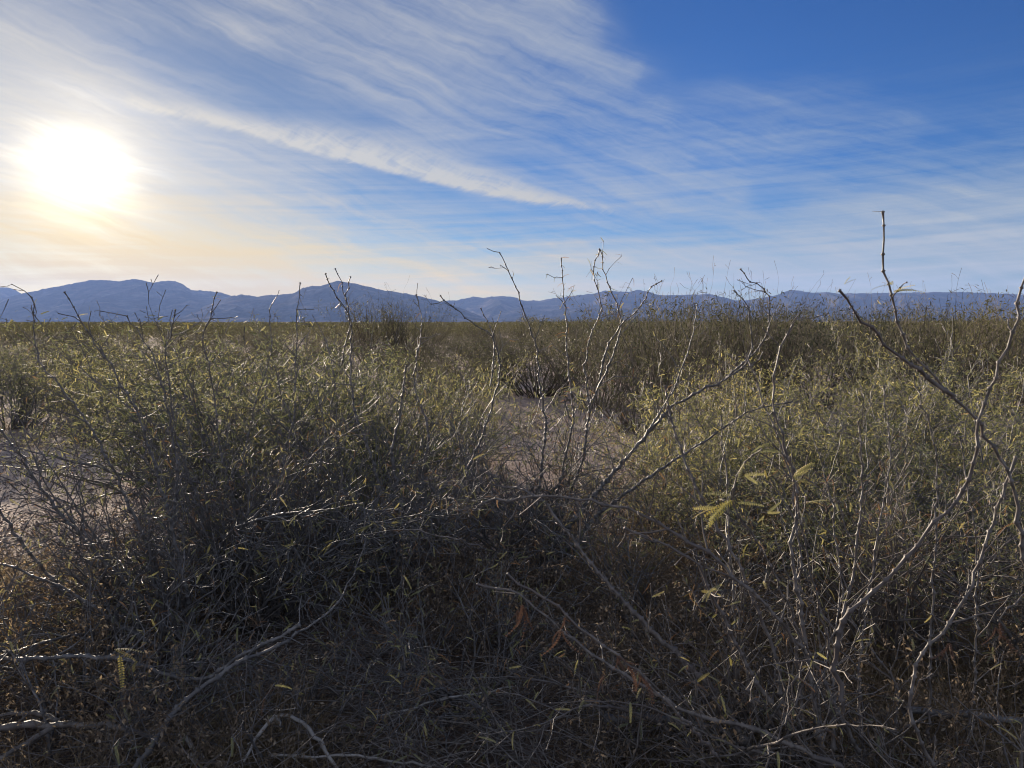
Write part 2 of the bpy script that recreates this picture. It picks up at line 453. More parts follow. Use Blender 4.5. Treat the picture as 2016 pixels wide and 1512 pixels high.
def build_ground():
    nr, na = 300, 360
    r = np.concatenate([[0.0], np.geomspace(0.4, FAR, nr)])
    a = np.arange(na) * 2 * pi / na
    R, A = np.meshgrid(r[1:], a, indexing='ij')
    x, y = R * np.sin(A), R * np.cos(A)
    V = np.stack([x, y, gz(x, y)], -1).reshape(-1, 3)
    V = np.concatenate([V, [[0, 0, float(gz(0, 0))]]])
    i = (np.arange(nr - 1) * na)[:, None] + np.arange(na)[None]
    j = (np.arange(nr - 1) * na)[:, None] + ((np.arange(na) + 1) % na)[None]
    Q = np.stack([i, i + na, j + na, j], -1).reshape(-1, 4)
    T = np.stack([np.full(na, nr * na), np.arange(na), (np.arange(na) + 1) % na], -1)
    o = mesh_obj('ground', V, [Q[:, ::-1], T[:, ::-1]], M_SOIL, smooth=True)
    return tag(o, 'pale gravelly desert soil between the bushes', None, None, 'structure')
build_ground()

# ------------------------------------------------------------------ mountains
def ridge(name, prof, D, width, seed, label, spur=1.0):
    xs = np.array([p[0] for p in prof], float); ys = np.array([p[1] for p in prof], float)
    n = int((xs[-1] - xs[0]) / 2.0) + 2
    px = np.linspace(xs[0], xs[-1], n)
    py = np.interp(px, xs, ys)
    py += (vnoise(px * .12, px * 0, seed) - .5) * 1.6 + (vnoise(px * .4, px * 0, seed + 1) - .5) * 0.9
    crest = np.array([at(a, b, D) for a, b in zip(px, py)])
    H = np.maximum(crest[:, 2], 1.0)
    m = 46
    t = np.concatenate([np.linspace(-1, 0, 36)[:-1], np.linspace(0, 1, m - 35)])   # -1 = front foot, 0 crest, 1 back foot
    U, T = np.meshgrid(np.arange(n), t, indexing='ij')
    Xc = crest[U, 0]; Hc = H[U]
    hm = np.convolve(np.pad(H, 20, mode='edge'), np.ones(41) / 41, 'valid')[U]
    f = np.where(T < 0, (1 + T) ** 1.35, (1 - T) ** 1.1)
    # spurs and gullies run down from the crest
    s = Xc / 1000.0
    w = s + (vnoise(s * .9, T * 2.2, seed + 5) - .5) * 1.5 + T * 0.35
    rid = 1 - np.abs(2 * vnoise(w * 1.05, T * .7 + 9, seed + 2) - 1)
    rid2 = 1 - np.abs(2 * vnoise(w * 2.9, T * 2.3 + 3, seed + 3) - 1)
    rid3 = vnoise(w * 8, T * 8, seed + 4)
    mod = (rid - .55) * .62 + (rid2 - .5) * .26 + (rid3 - .5) * .1
    k = np.clip(-T, 0, 1) * (1 + T).clip(0, 1) * 3.2 * spur
    base = Hc * (1 - np.clip(-T * 3, 0, 1)) + hm * np.clip(-T * 3, 0, 1)
    Z = base * f + hm * mod * k * 0.95
    Z = np.minimum(Z, Hc * (1 + T * .08))
    Z = np.maximum(Z, -2.0 + 0 * Z) * np.where(T > -0.999, 1, 0) - np.where((T < -.999) | (T > .999), 3, 0)
    Yc = D + T * width * np.where(T < 0, 1, .6)
    sc = Yc / D
    V = np.stack([Xc * sc, Yc, Z], -1)
    V[:, :, 2] = np.where(T < 0, V[:, :, 2] * sc, V[:, :, 2])
    V = V.reshape(-1, 3)
    mt = len(t)
    i = (np.arange(n - 1) * mt)[:, None] + np.arange(mt - 1)[None]
    Q = np.stack([i, i + mt, i + mt + 1, i + 1], -1).reshape(-1, 4)
    # close underneath and at the ends by a skirt already below ground
    o = mesh_obj(name, V, [Q], M_MOUNT, smooth=True)
    return tag(o, label, None, None, 'structure')
ridge('mountain_range', [(-420,600),(-300,585),(-200,560),(-100,556),(0,566),(15,566),(30,571),(42,578),(60,588),(120,605),(200,634)], 15000, 3000, 11,
      'dark blue mountain shoulder at the left edge beyond the big ridge')
ridge('mountain_range', [(-160,634),(-60,606),(0,590),(30,581),(55,576),(95,567),(130,561),(165,554),(180,551),(215,552),(235,553),(260,549),(280,551),(300,556),(325,553),(345,553),(360,559),(375,570),(383,573),(395,572),(425,575),(440,577),(470,588),(520,604),(580,620),(640,634)], 12500, 3200, 21,
      'broad flat-topped blue mountain below the sun')
ridge('mountain_range', [(330,634),(380,612),(430,592),(460,582),(475,580),(490,581),(505,584),(530,581),(580,577),(595,567),(610,563),(625,564),(640,560),(663,553),(680,556),(700,558),(720,563),(745,570),(800,578),(830,585),(870,594),(905,606),(940,620),(970,634)], 10500, 2600, 31,
      'pointed blue mountain left of the middle of the skyline')
ridge('mountain_range', [(760,634),(820,606),(870,593),(900,591),(930,584),(950,586),(970,584),(1005,583),(1030,591),(1060,592),(1100,586),(1150,580),(1170,578),(1190,572),(1210,573),(1240,575),(1255,570),(1270,573),(1300,581),(1340,581),(1375,580),(1390,577),(1410,582),(1450,591),(1480,590),(1520,583),(1545,575),(1560,570),(1580,573),(1600,576),(1620,575),(1640,577),(1680,578),(1720,577),(1780,576),(1850,575),(1900,575),(1950,577),(2016,580),(2150,586),(2300,600),(2450,625)], 14000, 3400, 41,
      'long low range of rounded blue hills along the right skyline', 1.3)
ridge('mountain_range', [(900,634),(960,625),(1020,606),(1080,612),(1150,604),(1230,596),(1290,604),(1360,612),(1430,606),(1500,612),(1580,600),(1660,608),(1740,604),(1840,610),(1960,604),(2080,612),(2200,634)], 11500, 1800, 51,
      'lower foothills in front of the long right range', 1.5)
# ------------------------------------------------------------------ haze
def build_haze():
    x0, x1, y0, y1, z0, z1 = -17600, 17600, -17600, 17600, -6, 900
    V = [(x, y, z) for x in (x0, x1) for y in (y0, y1) for z in (z0, z1)]
    F = [(0, 1, 3, 2), (4, 6, 7, 5), (0, 4, 5, 1), (2, 3, 7, 6), (0, 2, 6, 4), (1, 5, 7, 3)]
    m, t, o = material('haze_air')
    p = t.nodes.new('ShaderNodeVolumePrincipled')
    p.inputs['Color'].default_value = (0.29, 0.46, 0.98, 1)
    p.inputs['Density'].default_value = 2.9e-5
    p.inputs['Anisotropy'].default_value = 0.15
    t.links.new(p.outputs[0], o.inputs['Volume'])
    ob = mesh_obj('haze', V, [np.array(F)], m)
    tag(ob, 'thin blue haze over the far plain and mountains', None, None, 'stuff')
build_haze()
# ------------------------------------------------------------------ growing shrubs
def norm(v): return v / (np.linalg.norm(v) + 1e-9)
def grow(rng, p0, d0, L, r0, r1, step, zig, up=0.0, sag=0.0):
    n = max(3, int(L / step) + 1)
    P = np.empty((n, 3)); P[0] = p0
    d = norm(d0)
    side = norm(np.cross(d, rng.normal(size=3)))
    J = rng.normal(size=(n, 3)) * zig * 0.55
    sg = 1.0
    wob = rng.normal(size=3) * 0.05
    for i in range(1, n):
        d = d + side * (zig * sg) + J[i] + wob
        d[2] += up - sag * i / n
        d /= sqrt(d[0] * d[0] + d[1] * d[1] + d[2] * d[2])
        sg = -sg
        P[i] = P[i - 1] + d * (L / (n - 1)) * (0.75 + 0.5 * rng.random())
    t = np.linspace(0, 1, n)
    R = (r0 + (r1 - r0) * t ** 0.8)
    return P, R
def knob(P, R, rng, amt=0.45):
    """swollen nodes: alternate points thicken"""
    k = np.ones(len(P)); k[1:-1] += (rng.random(len(P) - 2) < .5) * amt * rng.random(len(P) - 2)
    k[-1] = 1.5
    return P, R * k

def beads(P, R, rng, p=.5, amt=1.0):
    """small round bud knots on a thin stem"""
    n = len(P); Pn, Rn = [P[0]], [R[0]]
    for i in range(1, n - 1):
        if rng.random() < p:
            d = norm(P[i + 1] - P[i - 1]) * (.0022 + R[i] * .6); b = R[i] * 1.35 + .0016 * amt
            Pn += [P[i] - d, P[i], P[i] + d]; Rn += [R[i], b, R[i] * .95]
        else: Pn.append(P[i]); Rn.append(R[i])
    d = norm(P[-1] - P[-2]) * .003
    Pn += [P[-1] - d, P[-1], P[-1] + d]; Rn += [R[-1], R[-1] + .0016 * amt, R[-1] * .5]
    return np.array(Pn), np.array(Rn)
class Shrub:
    """tubes per stem and leaf seats; everything in the shrub's own coordinates"""
    def __init__(s): s.stems = []; s.seats = []; s.dirs = []; s.own = []
    def side_growth(s, rng, P, R, k, level, dens, reach, thorn, sides, leafp, tmin, fine):
        n = len(P)
        if n < 3: return
        L = np.linalg.norm(P[1:] - P[:-1], axis=1).sum()
        for i in range(1, n):
            t = i / (n - 1)
            d = norm(P[i] - P[i - 1])
            if level >= 1 or t > .55:
                if rng.random() < leafp * (0.4 + t):
                    s.seats.append(P[i]); s.dirs.append(norm(d * .5 + rng.normal(size=3) * .7)); s.own.append(k)
            if thorn and R[i] < .0045 and rng.random() < thorn:
                q = norm(d * .35 + rng.normal(size=3))
                l = .008 + .018 * rng.random()
                s.stems[k].append((np.array([P[i], P[i] + q * l]), np.array([.0011, .0003]), 3))
            if t < tmin: continue
            if rng.random() > dens: continue
            side = norm(np.cross(d, rng.normal(size=3)))
            a = .5 + .6 * rng.random()
            q = norm(d * cos(a) + side * sin(a))
            l = reach * (0.35 + 0.75 * rng.random()) * (1.15 - .75 * t)
            if l < .035: continue
            r = min(R[i] * .72, .0016 + l * .0095)
            st = .045 if level == 0 else .035
            if fine: st *= fine
            Pc, Rc = grow(rng, P[i], q, l, r, .0011 if not fine else .0016, st, .22, .03)
            Pc, Rc = knob(Pc, Rc, rng)
            Pg, Rg = beads(Pc, Rc, rng, .4, .7) if thorn else (Pc, Rc)
            s.stems[k].append((Pg, Rg, max(3, sides - 1)))
            if level < 2:
                s.side_growth(rng, Pc, Rc, k, level + 1, dens * (.8 if level == 0 else .6), reach * .42, thorn, sides - 1, leafp, .15, fine)
def make_shrub(rng, n, H, lean=(0, 0), spread=0.6, r0=.012, dens=.5, reach=.5, thorn=.0, leafp=.3, sides=5, base=.15, fine=0, zig=.13, hvar=.3, step=.055, droop=0.0, azr=None):
    s = Shrub()
    for k in range(n):
        s.stems.append([])
        a = rng.random() * 2 * pi if azr is None else rng.uniform(*azr)
        sp = spread * sqrt(rng.random())
        d = norm(np.array([lean[0] + cos(a) * sp, lean[1] + sin(a) * sp, 1.0]))
        p = np.array([cos(a) * base * rng.random(), sin(a) * base * rng.random(), -.03])
        L = H * (1 - hvar * rng.random()) / max(.55, d[2])
        r = r0 * (.6 + .6 * rng.random())
        P, R = grow(rng, p, d, L, r, .002, step * (fine or 1), zig, .012 - droop)
        top = H * (.72 + .34 * rng.random()); m = int(np.argmax(P[:, 2] > top)) if (P[:, 2] > top).any() else len(P)
        m = max(m, 4); P, R = P[:m], R[:m] * (1 - .6 * np.linspace(0, 1, m) ** 3)
        P, R = knob(P, R, rng, .25)
        s.stems[k].append((*(beads(P, R, rng, .35) if thorn else (P, R)), sides))
        s.side_growth(rng, P, R, k, 0, dens, reach, thorn, sides, leafp, .18, fine)
    return s
def stem_mesh(tubs):
    by = {}
    for P, R, n in tubs: by.setdefault(n, []).append((P, R))
    Vs, Qs, Ts = [], [], []; off = 0
    for n, lst in by.items():
        V, Q, T = tubes(lst, n)
        Vs.append(V); Qs.append(Q + off); Ts.append(T + off); off += len(V)
    return np.concatenate(Vs), np.concatenate(Qs), np.concatenate(Ts)

# leaf templates --------------------------------------------------------------
def pinna_near(nl=18, L=.056, lw=.0028, ll=.0062, arch=.35, curl=0.0):
    """feathery leaf: a rachis with paired narrow leaflets"""
    V, F = [], []
    def P(t): return np.array([L * t, 0, -L * arch * t * t])
    for i in range(5):                    # rachis ribbon
        a, b = P(i / 5), P((i + 1) / 5); w = .0005; k = len(V)
        V += [a + [0, -w, 0], a + [0, w, 0], b + [0, w, 0], b + [0, -w, 0]]; F.append([k, k + 1, k + 2, k + 3])
    for i in range(nl):
        t = (i + 1) / (nl + .3); c = P(t)
        l = ll * (1 - .45 * abs(t - .45) / .55)
        for sg in (-1, 1):
            k = len(V)
            ax = np.array([.35, sg * .9, -.25 - curl * .8]); ax /= np.linalg.norm(ax)
            wd = np.array([.93, -sg * .3, curl])
            V += [c, c + ax * l * .5 + wd * lw * .5, c + ax * l, c + ax * l * .5 - wd * lw * .5]
            F.append([k, k + 1, k + 2, k + 3])
    return np.array(V), np.array(F)
def pinna_mid(L=.050, w=.0105, arch=.45):
    """the same leaf seen from some metres: a bent narrow blade with a notched outline"""
    V, F = [], []
    def P(t): return np.array([L * t, 0, -L * arch * t * t])
    prof = [.25, 1.0, .62, .95, .55, .8, .12]
    n = len(prof)
    for i, q in enumerate(prof):
        c = P(i / (n - 1)); V += [c + [0, -w * q * .5, -.001], c + [0, w * q * .5, -.001]]
    for i in range(n - 1): F.append([2 * i, 2 * i + 1, 2 * i + 3, 2 * i + 2])
    return np.array(V), np.array(F)
def pinna_far(L=.045, w=.010):
    V = np.array([[0, 0, 0], [L * .5, w * .5, -.006], [L, 0, -.03], [L * .5, -w * .5, -.010]])
    return V, np.array([[0, 1, 2, 3]])
PN, PM, PF = pinna_near(), pinna_mid(), pinna_far()
PN2 = pinna_near(13, .045, .0034, .0075, .6)
PS = pinna_near(12, .056, .0030, .0075, .3)
PD = pinna_near(11, .05, .0036, .0075, .8, .9)
def leaves_mesh(rng, tmpl, seats, dirs, per, tone_mu, tone_sd=.22, size=(.7, 1.3), jit=.02, down=.2):
    seats = np.repeat(np.asarray(seats), per, axis=0); dirs = np.repeat(np.asarray(dirs), per, axis=0)
    n = len(seats)
    f = dirs + rng.normal(size=(n, 3)) * .55; f[:, 2] -= down
    M = rotmats(rng, n, fwd=f)
    sc = rng.uniform(*size, size=n)
    V, F = stamp(tmpl[0], tmpl[1], seats + rng.normal(size=(n, 3)) * jit, M, sc)
    tone = np.clip(rng.normal(tone_mu, tone_sd, size=n), 0, 1)
    return V, F, np.repeat(tone, len(tmpl[1]))

# ------------------------------------------------------------------ prototypes for the farther shrubs
def build_proto(name, sh, wood, leaf, tmpl, per, tone, rng, loc, rot=0, split=False, **kw):
    root = empty(name, loc); root.rotation_euler = (0, 0, rot)
    allt = [x for st in sh.stems for x in st]
    V, Q, T = stem_mesh(allt)
    mesh_obj('stems', V, [Q, T], wood, root, smooth=True)
    if len(sh.seats):
        zs = np.array(sh.seats); k_ = zs[:, 2] < (.80 if wood in (M_FAR, M_DIM) else .97) * np.quantile(zs[:, 2], .995)
        sh.seats = list(zs[k_]); sh.dirs = list(np.array(sh.dirs)[k_])
        V, F, tn = leaves_mesh(rng, tmpl, sh.seats, sh.dirs, per, tone, **kw)
        mesh_obj('foliage', V, [F], leaf, root, uvcol=tn)
    return root
def dup(root, loc, rz, sc):
    r = root.copy(); COL.objects.link(r)
    r.location = loc; r.rotation_euler = (0, 0, rz); r.scale = sc
    for ch in root.children:
        c = ch.copy(); COL.objects.link(c); c.parent = r
    return r
def gpos(px, Y):
    x = (px - 1008) / FPX * Y
    return (x, Y, float(gz(x, Y)))

rng = np.random.default_rng(7)
# leafy bushes of the middle distance (seen between 5 and 12 m)
LEAFY = []
for k in range(3):
    r_ = np.random.default_rng(100 + k)
    sh = make_shrub(r_, 42, 1.45, spread=1.05, r0=.0125, dens=.66, reach=.55, leafp=.8, sides=4, base=.35, hvar=.35, step=.07, fine=1.35)
    LEAFY.append((sh, r_))
def place_leafy(k, px, Y, H, w, rz, label, first=[{}]):
    d = first[0]
    x, y, z = gpos(px, Y)
    if k not in d:
        sh, r_ = LEAFY[k]
        d[k] = build_proto('mesquite_bush', sh, M_DARK, M_LEAF, PM, 3, .52, r_, (x, y, z), rz, jit=.025, down=.1, size=(.45, 1.0), tone_sd=.30)
        o = d[k]; o.scale = (w, w, H / 1.45)
    else:
        o = dup(d[k], (x, y, z), rz, (w, w, H / 1.45))
    tag(o, label, 'bush', 'leafy mesquite bushes around the clearing')
    return o
GL = [
 (0, 560, 5.9, 1.62, 1.35, 0.3, 'large rounded leafy bush left of centre, the fullest one behind the bare front branches'),
 (1, 330, 6.8, 1.32, 1.0, 1.9, 'yellow-green bush just left of the fullest leafy bush, behind bare twigs'),
 (2, 440, 7.4, 1.60, 1.3, 3.1, 'dense leafy bush close behind the fullest bush, its crown just below the skyline'),
 (0, 680, 8.2, 1.62, 1.2, 5.4, 'leafy bush behind the right half of the fullest bush, its crown touching the skyline'),
 (2, 790, 7.0, 1.48, .9, 4.0, 'green bush on the right shoulder of the fullest leafy bush'),
 (1, 190, 10.6, 1.2, .9, 5.2, 'low bush with thin leaves at the left end of the leafy row'),
 (2, 690, 5.6, 1.38, .95, 2.2, 'leafy bush directly behind the black trunks'),
 (0, 900, 8.6, 1.30, .75, 3.3, 'small leafy bush at the right end of the leafy row, beside the clearing'),
 (1, 1400, 7.2, 1.28, 1.1, .9, 'olive bush right of the clearing, first of the leafy mass on the right'),
 (0, 1640, 6.2, 1.36, 1.2, 2.6, 'broad yellow-green bush in the middle of the leafy mass on the right'),
 (2, 1900, 6.4, 1.40, 1.2, 1.1, 'leafy bush near the right edge behind the tall forked branch'),
 (1, 1500, 5.0, 1.02, 1.0, 3.9, 'low leafy bush in front of the broad yellow-green bush on the right'),
 (0, 1820, 9.6, 1.62, 1.1, 5.0, 'leafy bush rising behind the broad yellow-green bush on the right'),
 (2, 1310, 6.0, .95, .75, .2, 'low sparse bush at the right rim of the gravel clearing'),
 (2, 1520, 9.0, 1.42, 1.1, 2.9, 'olive bush at the back of the leafy mass on the right'),
 (1, 2080, 5.0, 1.38, 1.0, 2.4, 'leafy bush cut by the right edge of the picture'),
 (2, 1790, 4.7, 1.05, .95, 0.6, 'low leafy bush behind the close grey stems on the right'),
 (0, 20, 11.5, 1.5, 1.1, 1.5, 'grey-green bush at the left edge beyond the gravel'),
 (1, 170, 14.0, 1.58, 1.15, .4, 'hazy grey-green bush behind the left edge bush'),
]
for g in GL: place_leafy(*g)

# bushes of the far scrub: finer things as one piece each, twiggy crown with small leaves
FARP = []
for k in range(5):
    r_ = np.random.default_rng(200 + k)
    bare = k in (1, 4)
    sh = make_shrub(r_, 50 if not bare else 75, 1.5, spread=.95, r0=.012, dens=.62, reach=.6, leafp=.6 if not bare else .38, sides=3, base=.4, hvar=.35, step=.11, fine=2.6, zig=.16)
    FARP.append((sh, r_, bare))
def far_first(k, loc, rz):
    sh, r_, bare = FARP[k]
    return build_proto('scrub_bush', sh, M_DIM if bare else M_FAR, M_OLIVE, PF, 5, .42, r_, loc, rz, size=(.8, 1.5), jit=.05, down=0)
placed = {}
def place_far(k, x, y, H, w, rz):
    loc = (x, y, float(gz(x, y)) - .03)
    if k not in placed:
        placed[k] = far_first(k, loc, rz); placed[k].scale = (w, w, H / 1.5); return placed[k]
    return dup(placed[k], loc, rz, (w, w, H / 1.5))
spots = []
def ok(x, y, dmin):
    return all((x - a) ** 2 + (y - b) ** 2 > dmin * dmin for a, b in spots)
# the taller dark row behind the clearing, right of the middle
row = [
 (950, 17.0, 1.55, 1.1, 1, 'dark bare bush behind the clearing at the middle of the picture'),
 (1060, 16.5, 1.6, 1.3, 1, 'dark shaded bush straight behind the clearing'),
 (1180, 14.5, 1.95, 1.1, 2, 'tall brushy bush behind the thorny sprig with dead leaves'),
 (1290, 13.5, 2.15, 1.2, 0, 'tall brown-green bush reaching above the low hills right of the middle'),
 (1390, 14.0, 2.2, 1.2, 3, 'tall twiggy bush in front of the rounded blue hills'),
 (1490, 15.0, 2.3, 1.2, 4, 'wispy bush whose fine tips stand highest on the right skyline'),
 (1600, 13.5, 1.98, 1.2, 2, 'brown bush below the rounded hump of the right hills'),
 (1720, 15.5, 2.0, 1.2, 3, 'olive bush left of the tall forked branch, at the skyline'),
 (1840, 12.5, 1.95, 1.1, 1, 'dark twiggy bush right of the tall forked branch'),
 (1960, 13.0, 2.1, 1.25, 0, 'dark spreading bush on the skyline at the right edge'),
 (2060, 14.5, 2.1, 1.2, 2, 'bush half outside the right edge on the skyline'),
 (740, 26.0, 2.5, 1.3, 4, 'round bare bush standing above the scrub left of the middle'),
 (810, 27.0, 2.3, 1.2, 1, 'bare bush beside the round one left of the middle'),
 (95, 16.0, 1.6, .9, 1, 'dark bare bush against the pale haze at the left edge'),
 (980, 21.0, 1.5, 1.2, 3, 'olive bush on the far side of the dark bush in the middle'),
 (1120, 20.0, 1.6, 1.2, 0, 'brown bush between the two dead-leaf sprigs, far side of the clearing'),
 (1330, 18.5, 2.1, 1.2, 3, 'olive bush behind the tall brown-green bush'),
 (1250, 11.5, 1.25, .9, 0, 'low brown bush at the far right rim of the clearing'),
]
ROW_TAGS = []
for px, Y, H, w, k, lab in row:
    x, y, z = gpos(px, Y)
    if px > 1150 or 700 < px < 830: H *= 1.17
    o = place_far(k, x, y, H, w, px * .01)
    tag(o, lab, 'bush', 'taller scrub bushes behind the clearing')
    spots.append((x, y))
GAP = lambda x, y: 880 < 1008 + x / y * 1514 < 1300 and y < 19      # the shaded clearing stays open
bands_ = [
 (12.5, 22, 2.1, 38, (1.1, 1.5), 'brown-green scrub bush in the first rows beyond the clearing', 'scrub bushes in the first rows beyond the clearing'),
 (22, 38, 2.2, 84, (1.1, 1.55), 'small olive-brown scrub bush in the middle rows of the plain', 'scrub bushes in the middle rows of the plain'),
 (38, 62, 2.9, 118, (1.15, 1.6), 'tiny distant scrub bush near the foot of the hills haze', 'distant scrub bushes near the skyline'),
]
for r0_, r1_, dm, cnt, hr, lab, grp in bands_:
    c = 0; tries = 0
    while c < cnt and tries < 9000:
        tries += 1
        y = sqrt(rng.uniform(r0_ ** 2, r1_ ** 2)); x = rng.uniform(-.78, .78) * y
        if not ok(x, y, dm) or GAP(x, y): continue
        spots.append((x, y)); c += 1
        w = rng.uniform(.85, 1.25)
        H = rng.uniform(*hr) * ((1.32 if x > .1 * y else 1.1) if x > -.02 * y else 1.04) * (.72 + .56 * float(vnoise(np.array([x * .13]), np.array([y * .1]), 77)[0]))
        o = place_far(int(rng.integers(0, 5)), x, y, H, w, rng.random() * 6.28)
        tag(o, lab, 'bush', grp)

# everything beyond reads as one mass
def scrub_mass():
    r_ = np.random.default_rng(5)
    Vs, Fs, Ts, mi = [], [], [], []; off = 0
    # wispy bushes made of small blades and twigs; fewer and larger blades with distance
    for (a, b, nb, nl, sz) in ((60, 110, 700, 520, .15), (110, 220, 1500, 190, .26), (220, 520, 3200, 70, .45), (520, 1500, 5200, 22, .9), (1500, 5000, 5000, 9, 1.9)):
        y = np.sqrt(r_.uniform(a * a, b * b, nb)); x = r_.uniform(-.8, .8, nb) * y
        H = r_.uniform(1.0, 1.55, nb) * np.where(x > 0, 1.22, 1.0) * (.75 + .6 * vnoise(x * .03, y * .03, 88)); Wd = r_.uniform(.9, 1.7, nb) * (1 if a < 500 else 1.6)
        n = nb * nl
        bi = np.repeat(np.arange(nb), nl)
        th = r_.random(n) * 2 * pi; rr = np.sqrt(r_.random(n)) * Wd[bi]
        top = np.sqrt(np.clip(1 - (rr / Wd[bi]) ** 2 * .8, 0, 1)) * (0.8 + .3 * vnoise(np.cos(th) * 2 + bi * 7.1, rr * 3 + bi, 9))
        zz = H[bi] * top * (1 - r_.random(n) ** 2 * .95)
        pos = np.stack([x[bi] + np.cos(th) * rr, y[bi] + np.sin(th) * rr, zz], -1)
        woody = r_.random(n) < .4
        f = r_.normal(size=(n, 3)); f[woody, 2] = np.abs(f[woody, 2]) + 1.6
        f /= np.linalg.norm(f, axis=1)[:, None]
        sd = np.cross(f, r_.normal(size=(n, 3))); sd /= np.linalg.norm(sd, axis=1)[:, None] + 1e-9
        L = sz * r_.uniform(.6, 1.3, n) * np.where(woody, 1.5, 1.0); w = sz * np.where(woody, .10, .42) * r_.uniform(.6, 1.3, n)
        V = np.stack([pos - f * L[:, None] * .5, pos + sd * w[:, None] * .5, pos + f * L[:, None] * .5, pos - sd * w[:, None] * .5], 1)
        Vs.append(V.reshape(-1, 3)); Fs.append(np.arange(n * 4).reshape(-1, 4) + off); off += n * 4
        Ts.append(np.clip(r_.normal(.42, .2, n), 0, 1)); mi.append(woody.astype(int))
    o = mesh_obj('distant_scrub', np.concatenate(Vs), [np.concatenate(Fs)], [M_OLIVE, M_FAR], mi=np.concatenate(mi), uvcol=np.concatenate(Ts))
    tag(o, 'far brown-green scrub covering the plain up to the foot of the hills', 'scrub', None, 'stuff')
scrub_mass()

# ------------------------------------------------------------------ gravel, litter, dry grass
def gravel():
    r_ = np.random.default_rng(9)
    # rough pebble: an irregular eight-sided double cone
    a = np.arange(6) * pi / 3
    tv = np.concatenate([[[0, 0, .45]], np.stack([np.cos(a) * .9, np.sin(a) * .7, np.sin(a * 2) * .12], -1), [[0, 0, -.4]]])
    tv += r_.normal(size=tv.shape) * .08
    tf = np.array([[0, 1 + i, 1 + (i + 1) % 6] for i in range(6)] + [[7, 1 + (i + 1) % 6, 1 + i] for i in range(6)])
    n = 90000
    y = np.concatenate([r_.uniform(2.2, 12, n // 2), r_.uniform(4.5, 13, n // 2)]); x = r_.uniform(-.75, .75, n) * y
    sc = .004 + .013 * r_.random(n) ** 2.5 + (r_.random(n) < .02) * .02 * r_.random(n)
    V, F = stamp(tv, tf, np.stack([x, y, gz(x, y) + sc * .2], -1), rotmats(r_, n), sc)
    o = mesh_obj('gravel', V, [F], M_STONE)
    tag(o, 'small pale stones scattered over the bare soil', None, None, 'stuff')
gravel()
def litter():
    r_ = np.random.default_rng(10)
    n = 60000
    y = r_.uniform(1.6, 7.5, n); x = r_.uniform(-.8, .8, n) * y
    keep = (vnoise(x * .9, y * .9, 31) > .42) | (y < 5)
    x, y = x[keep], y[keep]; n = len(x)
    tv = np.array([[0, 0, 0], [.5, .16, .1], [1, 0, .02], [.5, -.16, .06]]); tf = np.array([[0, 1, 2, 3]])
    f = r_.normal(size=(n, 3)); f[:, 2] *= .25
    V, F = stamp(tv, tf, np.stack([x, y, gz(x, y) + .006 + .03 * r_.random(n) ** 2], -1), rotmats(r_, n, fwd=f), r_.uniform(.012, .035, n))
    o = mesh_obj('leaf_litter', V, [F], M_LITTER, uvcol=r_.random(n))
    tag(o, 'brown fallen leaflets and bark flakes under the front bushes', None, None, 'stuff')
litter()
def grass():
    r_ = np.random.default_rng(12)
    cl = []
    for i in range(1500):
        y = r_.uniform(2.0, 6.6); x = r_.uniform(-.78, .78) * y
        dens_ = vnoise(x * 1.1 + 5, y * 1.1, 41)
        if dens_ < .38: continue
        if y < 3.3 and 600 < 1008 + x / y * 1514 < 1180: continue
        if 4.7 < y and -7 < x < -1.6: continue
        cl.append((x, y, dens_))
    for i in range(500):
        y = r_.uniform(6.5, 15); x = r_.uniform(-.7, .7) * y
        if vnoise(x * .8, y * .8, 55) > .55: cl.append((x, y, .6))
    cl = np.array(cl)
    nb = 44
    n = len(cl) * nb; bi = np.repeat(np.arange(len(cl)), nb)
    x = cl[bi, 0] + r_.normal(size=n) * .07; y = cl[bi, 1] + r_.normal(size=n) * .07
    az = r_.random(n) * 2 * pi; ln = r_.uniform(.4, 1.9, n); Hh = r_.uniform(.06, .36, n) * (cl[bi, 2] + .35)
    w = r_.uniform(.0010, .0024, n)
    P0 = np.stack([x, y, gz(x, y) - .01], -1)
    D = np.stack([np.cos(az), np.sin(az), np.zeros(n)], -1); Sd = np.stack([-np.sin(az), np.cos(az), np.zeros(n)], -1)
    U = np.array([0, 0, 1.0])
    pts = []
    for t in (0, .35, .7, 1.0):
        c = P0 + D * (Hh * ln * t * t)[:, None] + U * (Hh * (t - .35 * ln * t * t))[:, None]
        ww = (w * (1 - t * .85))[:, None] * Sd
        pts += [c - ww, c + ww]
    V = np.stack(pts, 1).reshape(-1, 3)
    k = (np.arange(n) * 8)[:, None]
    F = np.concatenate([k + np.array([[2 * j, 2 * j + 1, 2 * j + 3, 2 * j + 2]]) for j in range(3)], 0)
    tn = np.tile(np.clip(r_.normal(.45, .22, n), 0, 1), 3)
    o = mesh_obj('dry_grass', V, [F], M_GRASS, uvcol=tn)
    tag(o, 'thin dry straw-coloured grass and weed stalks under the bushes', None, None, 'stuff')
grass()
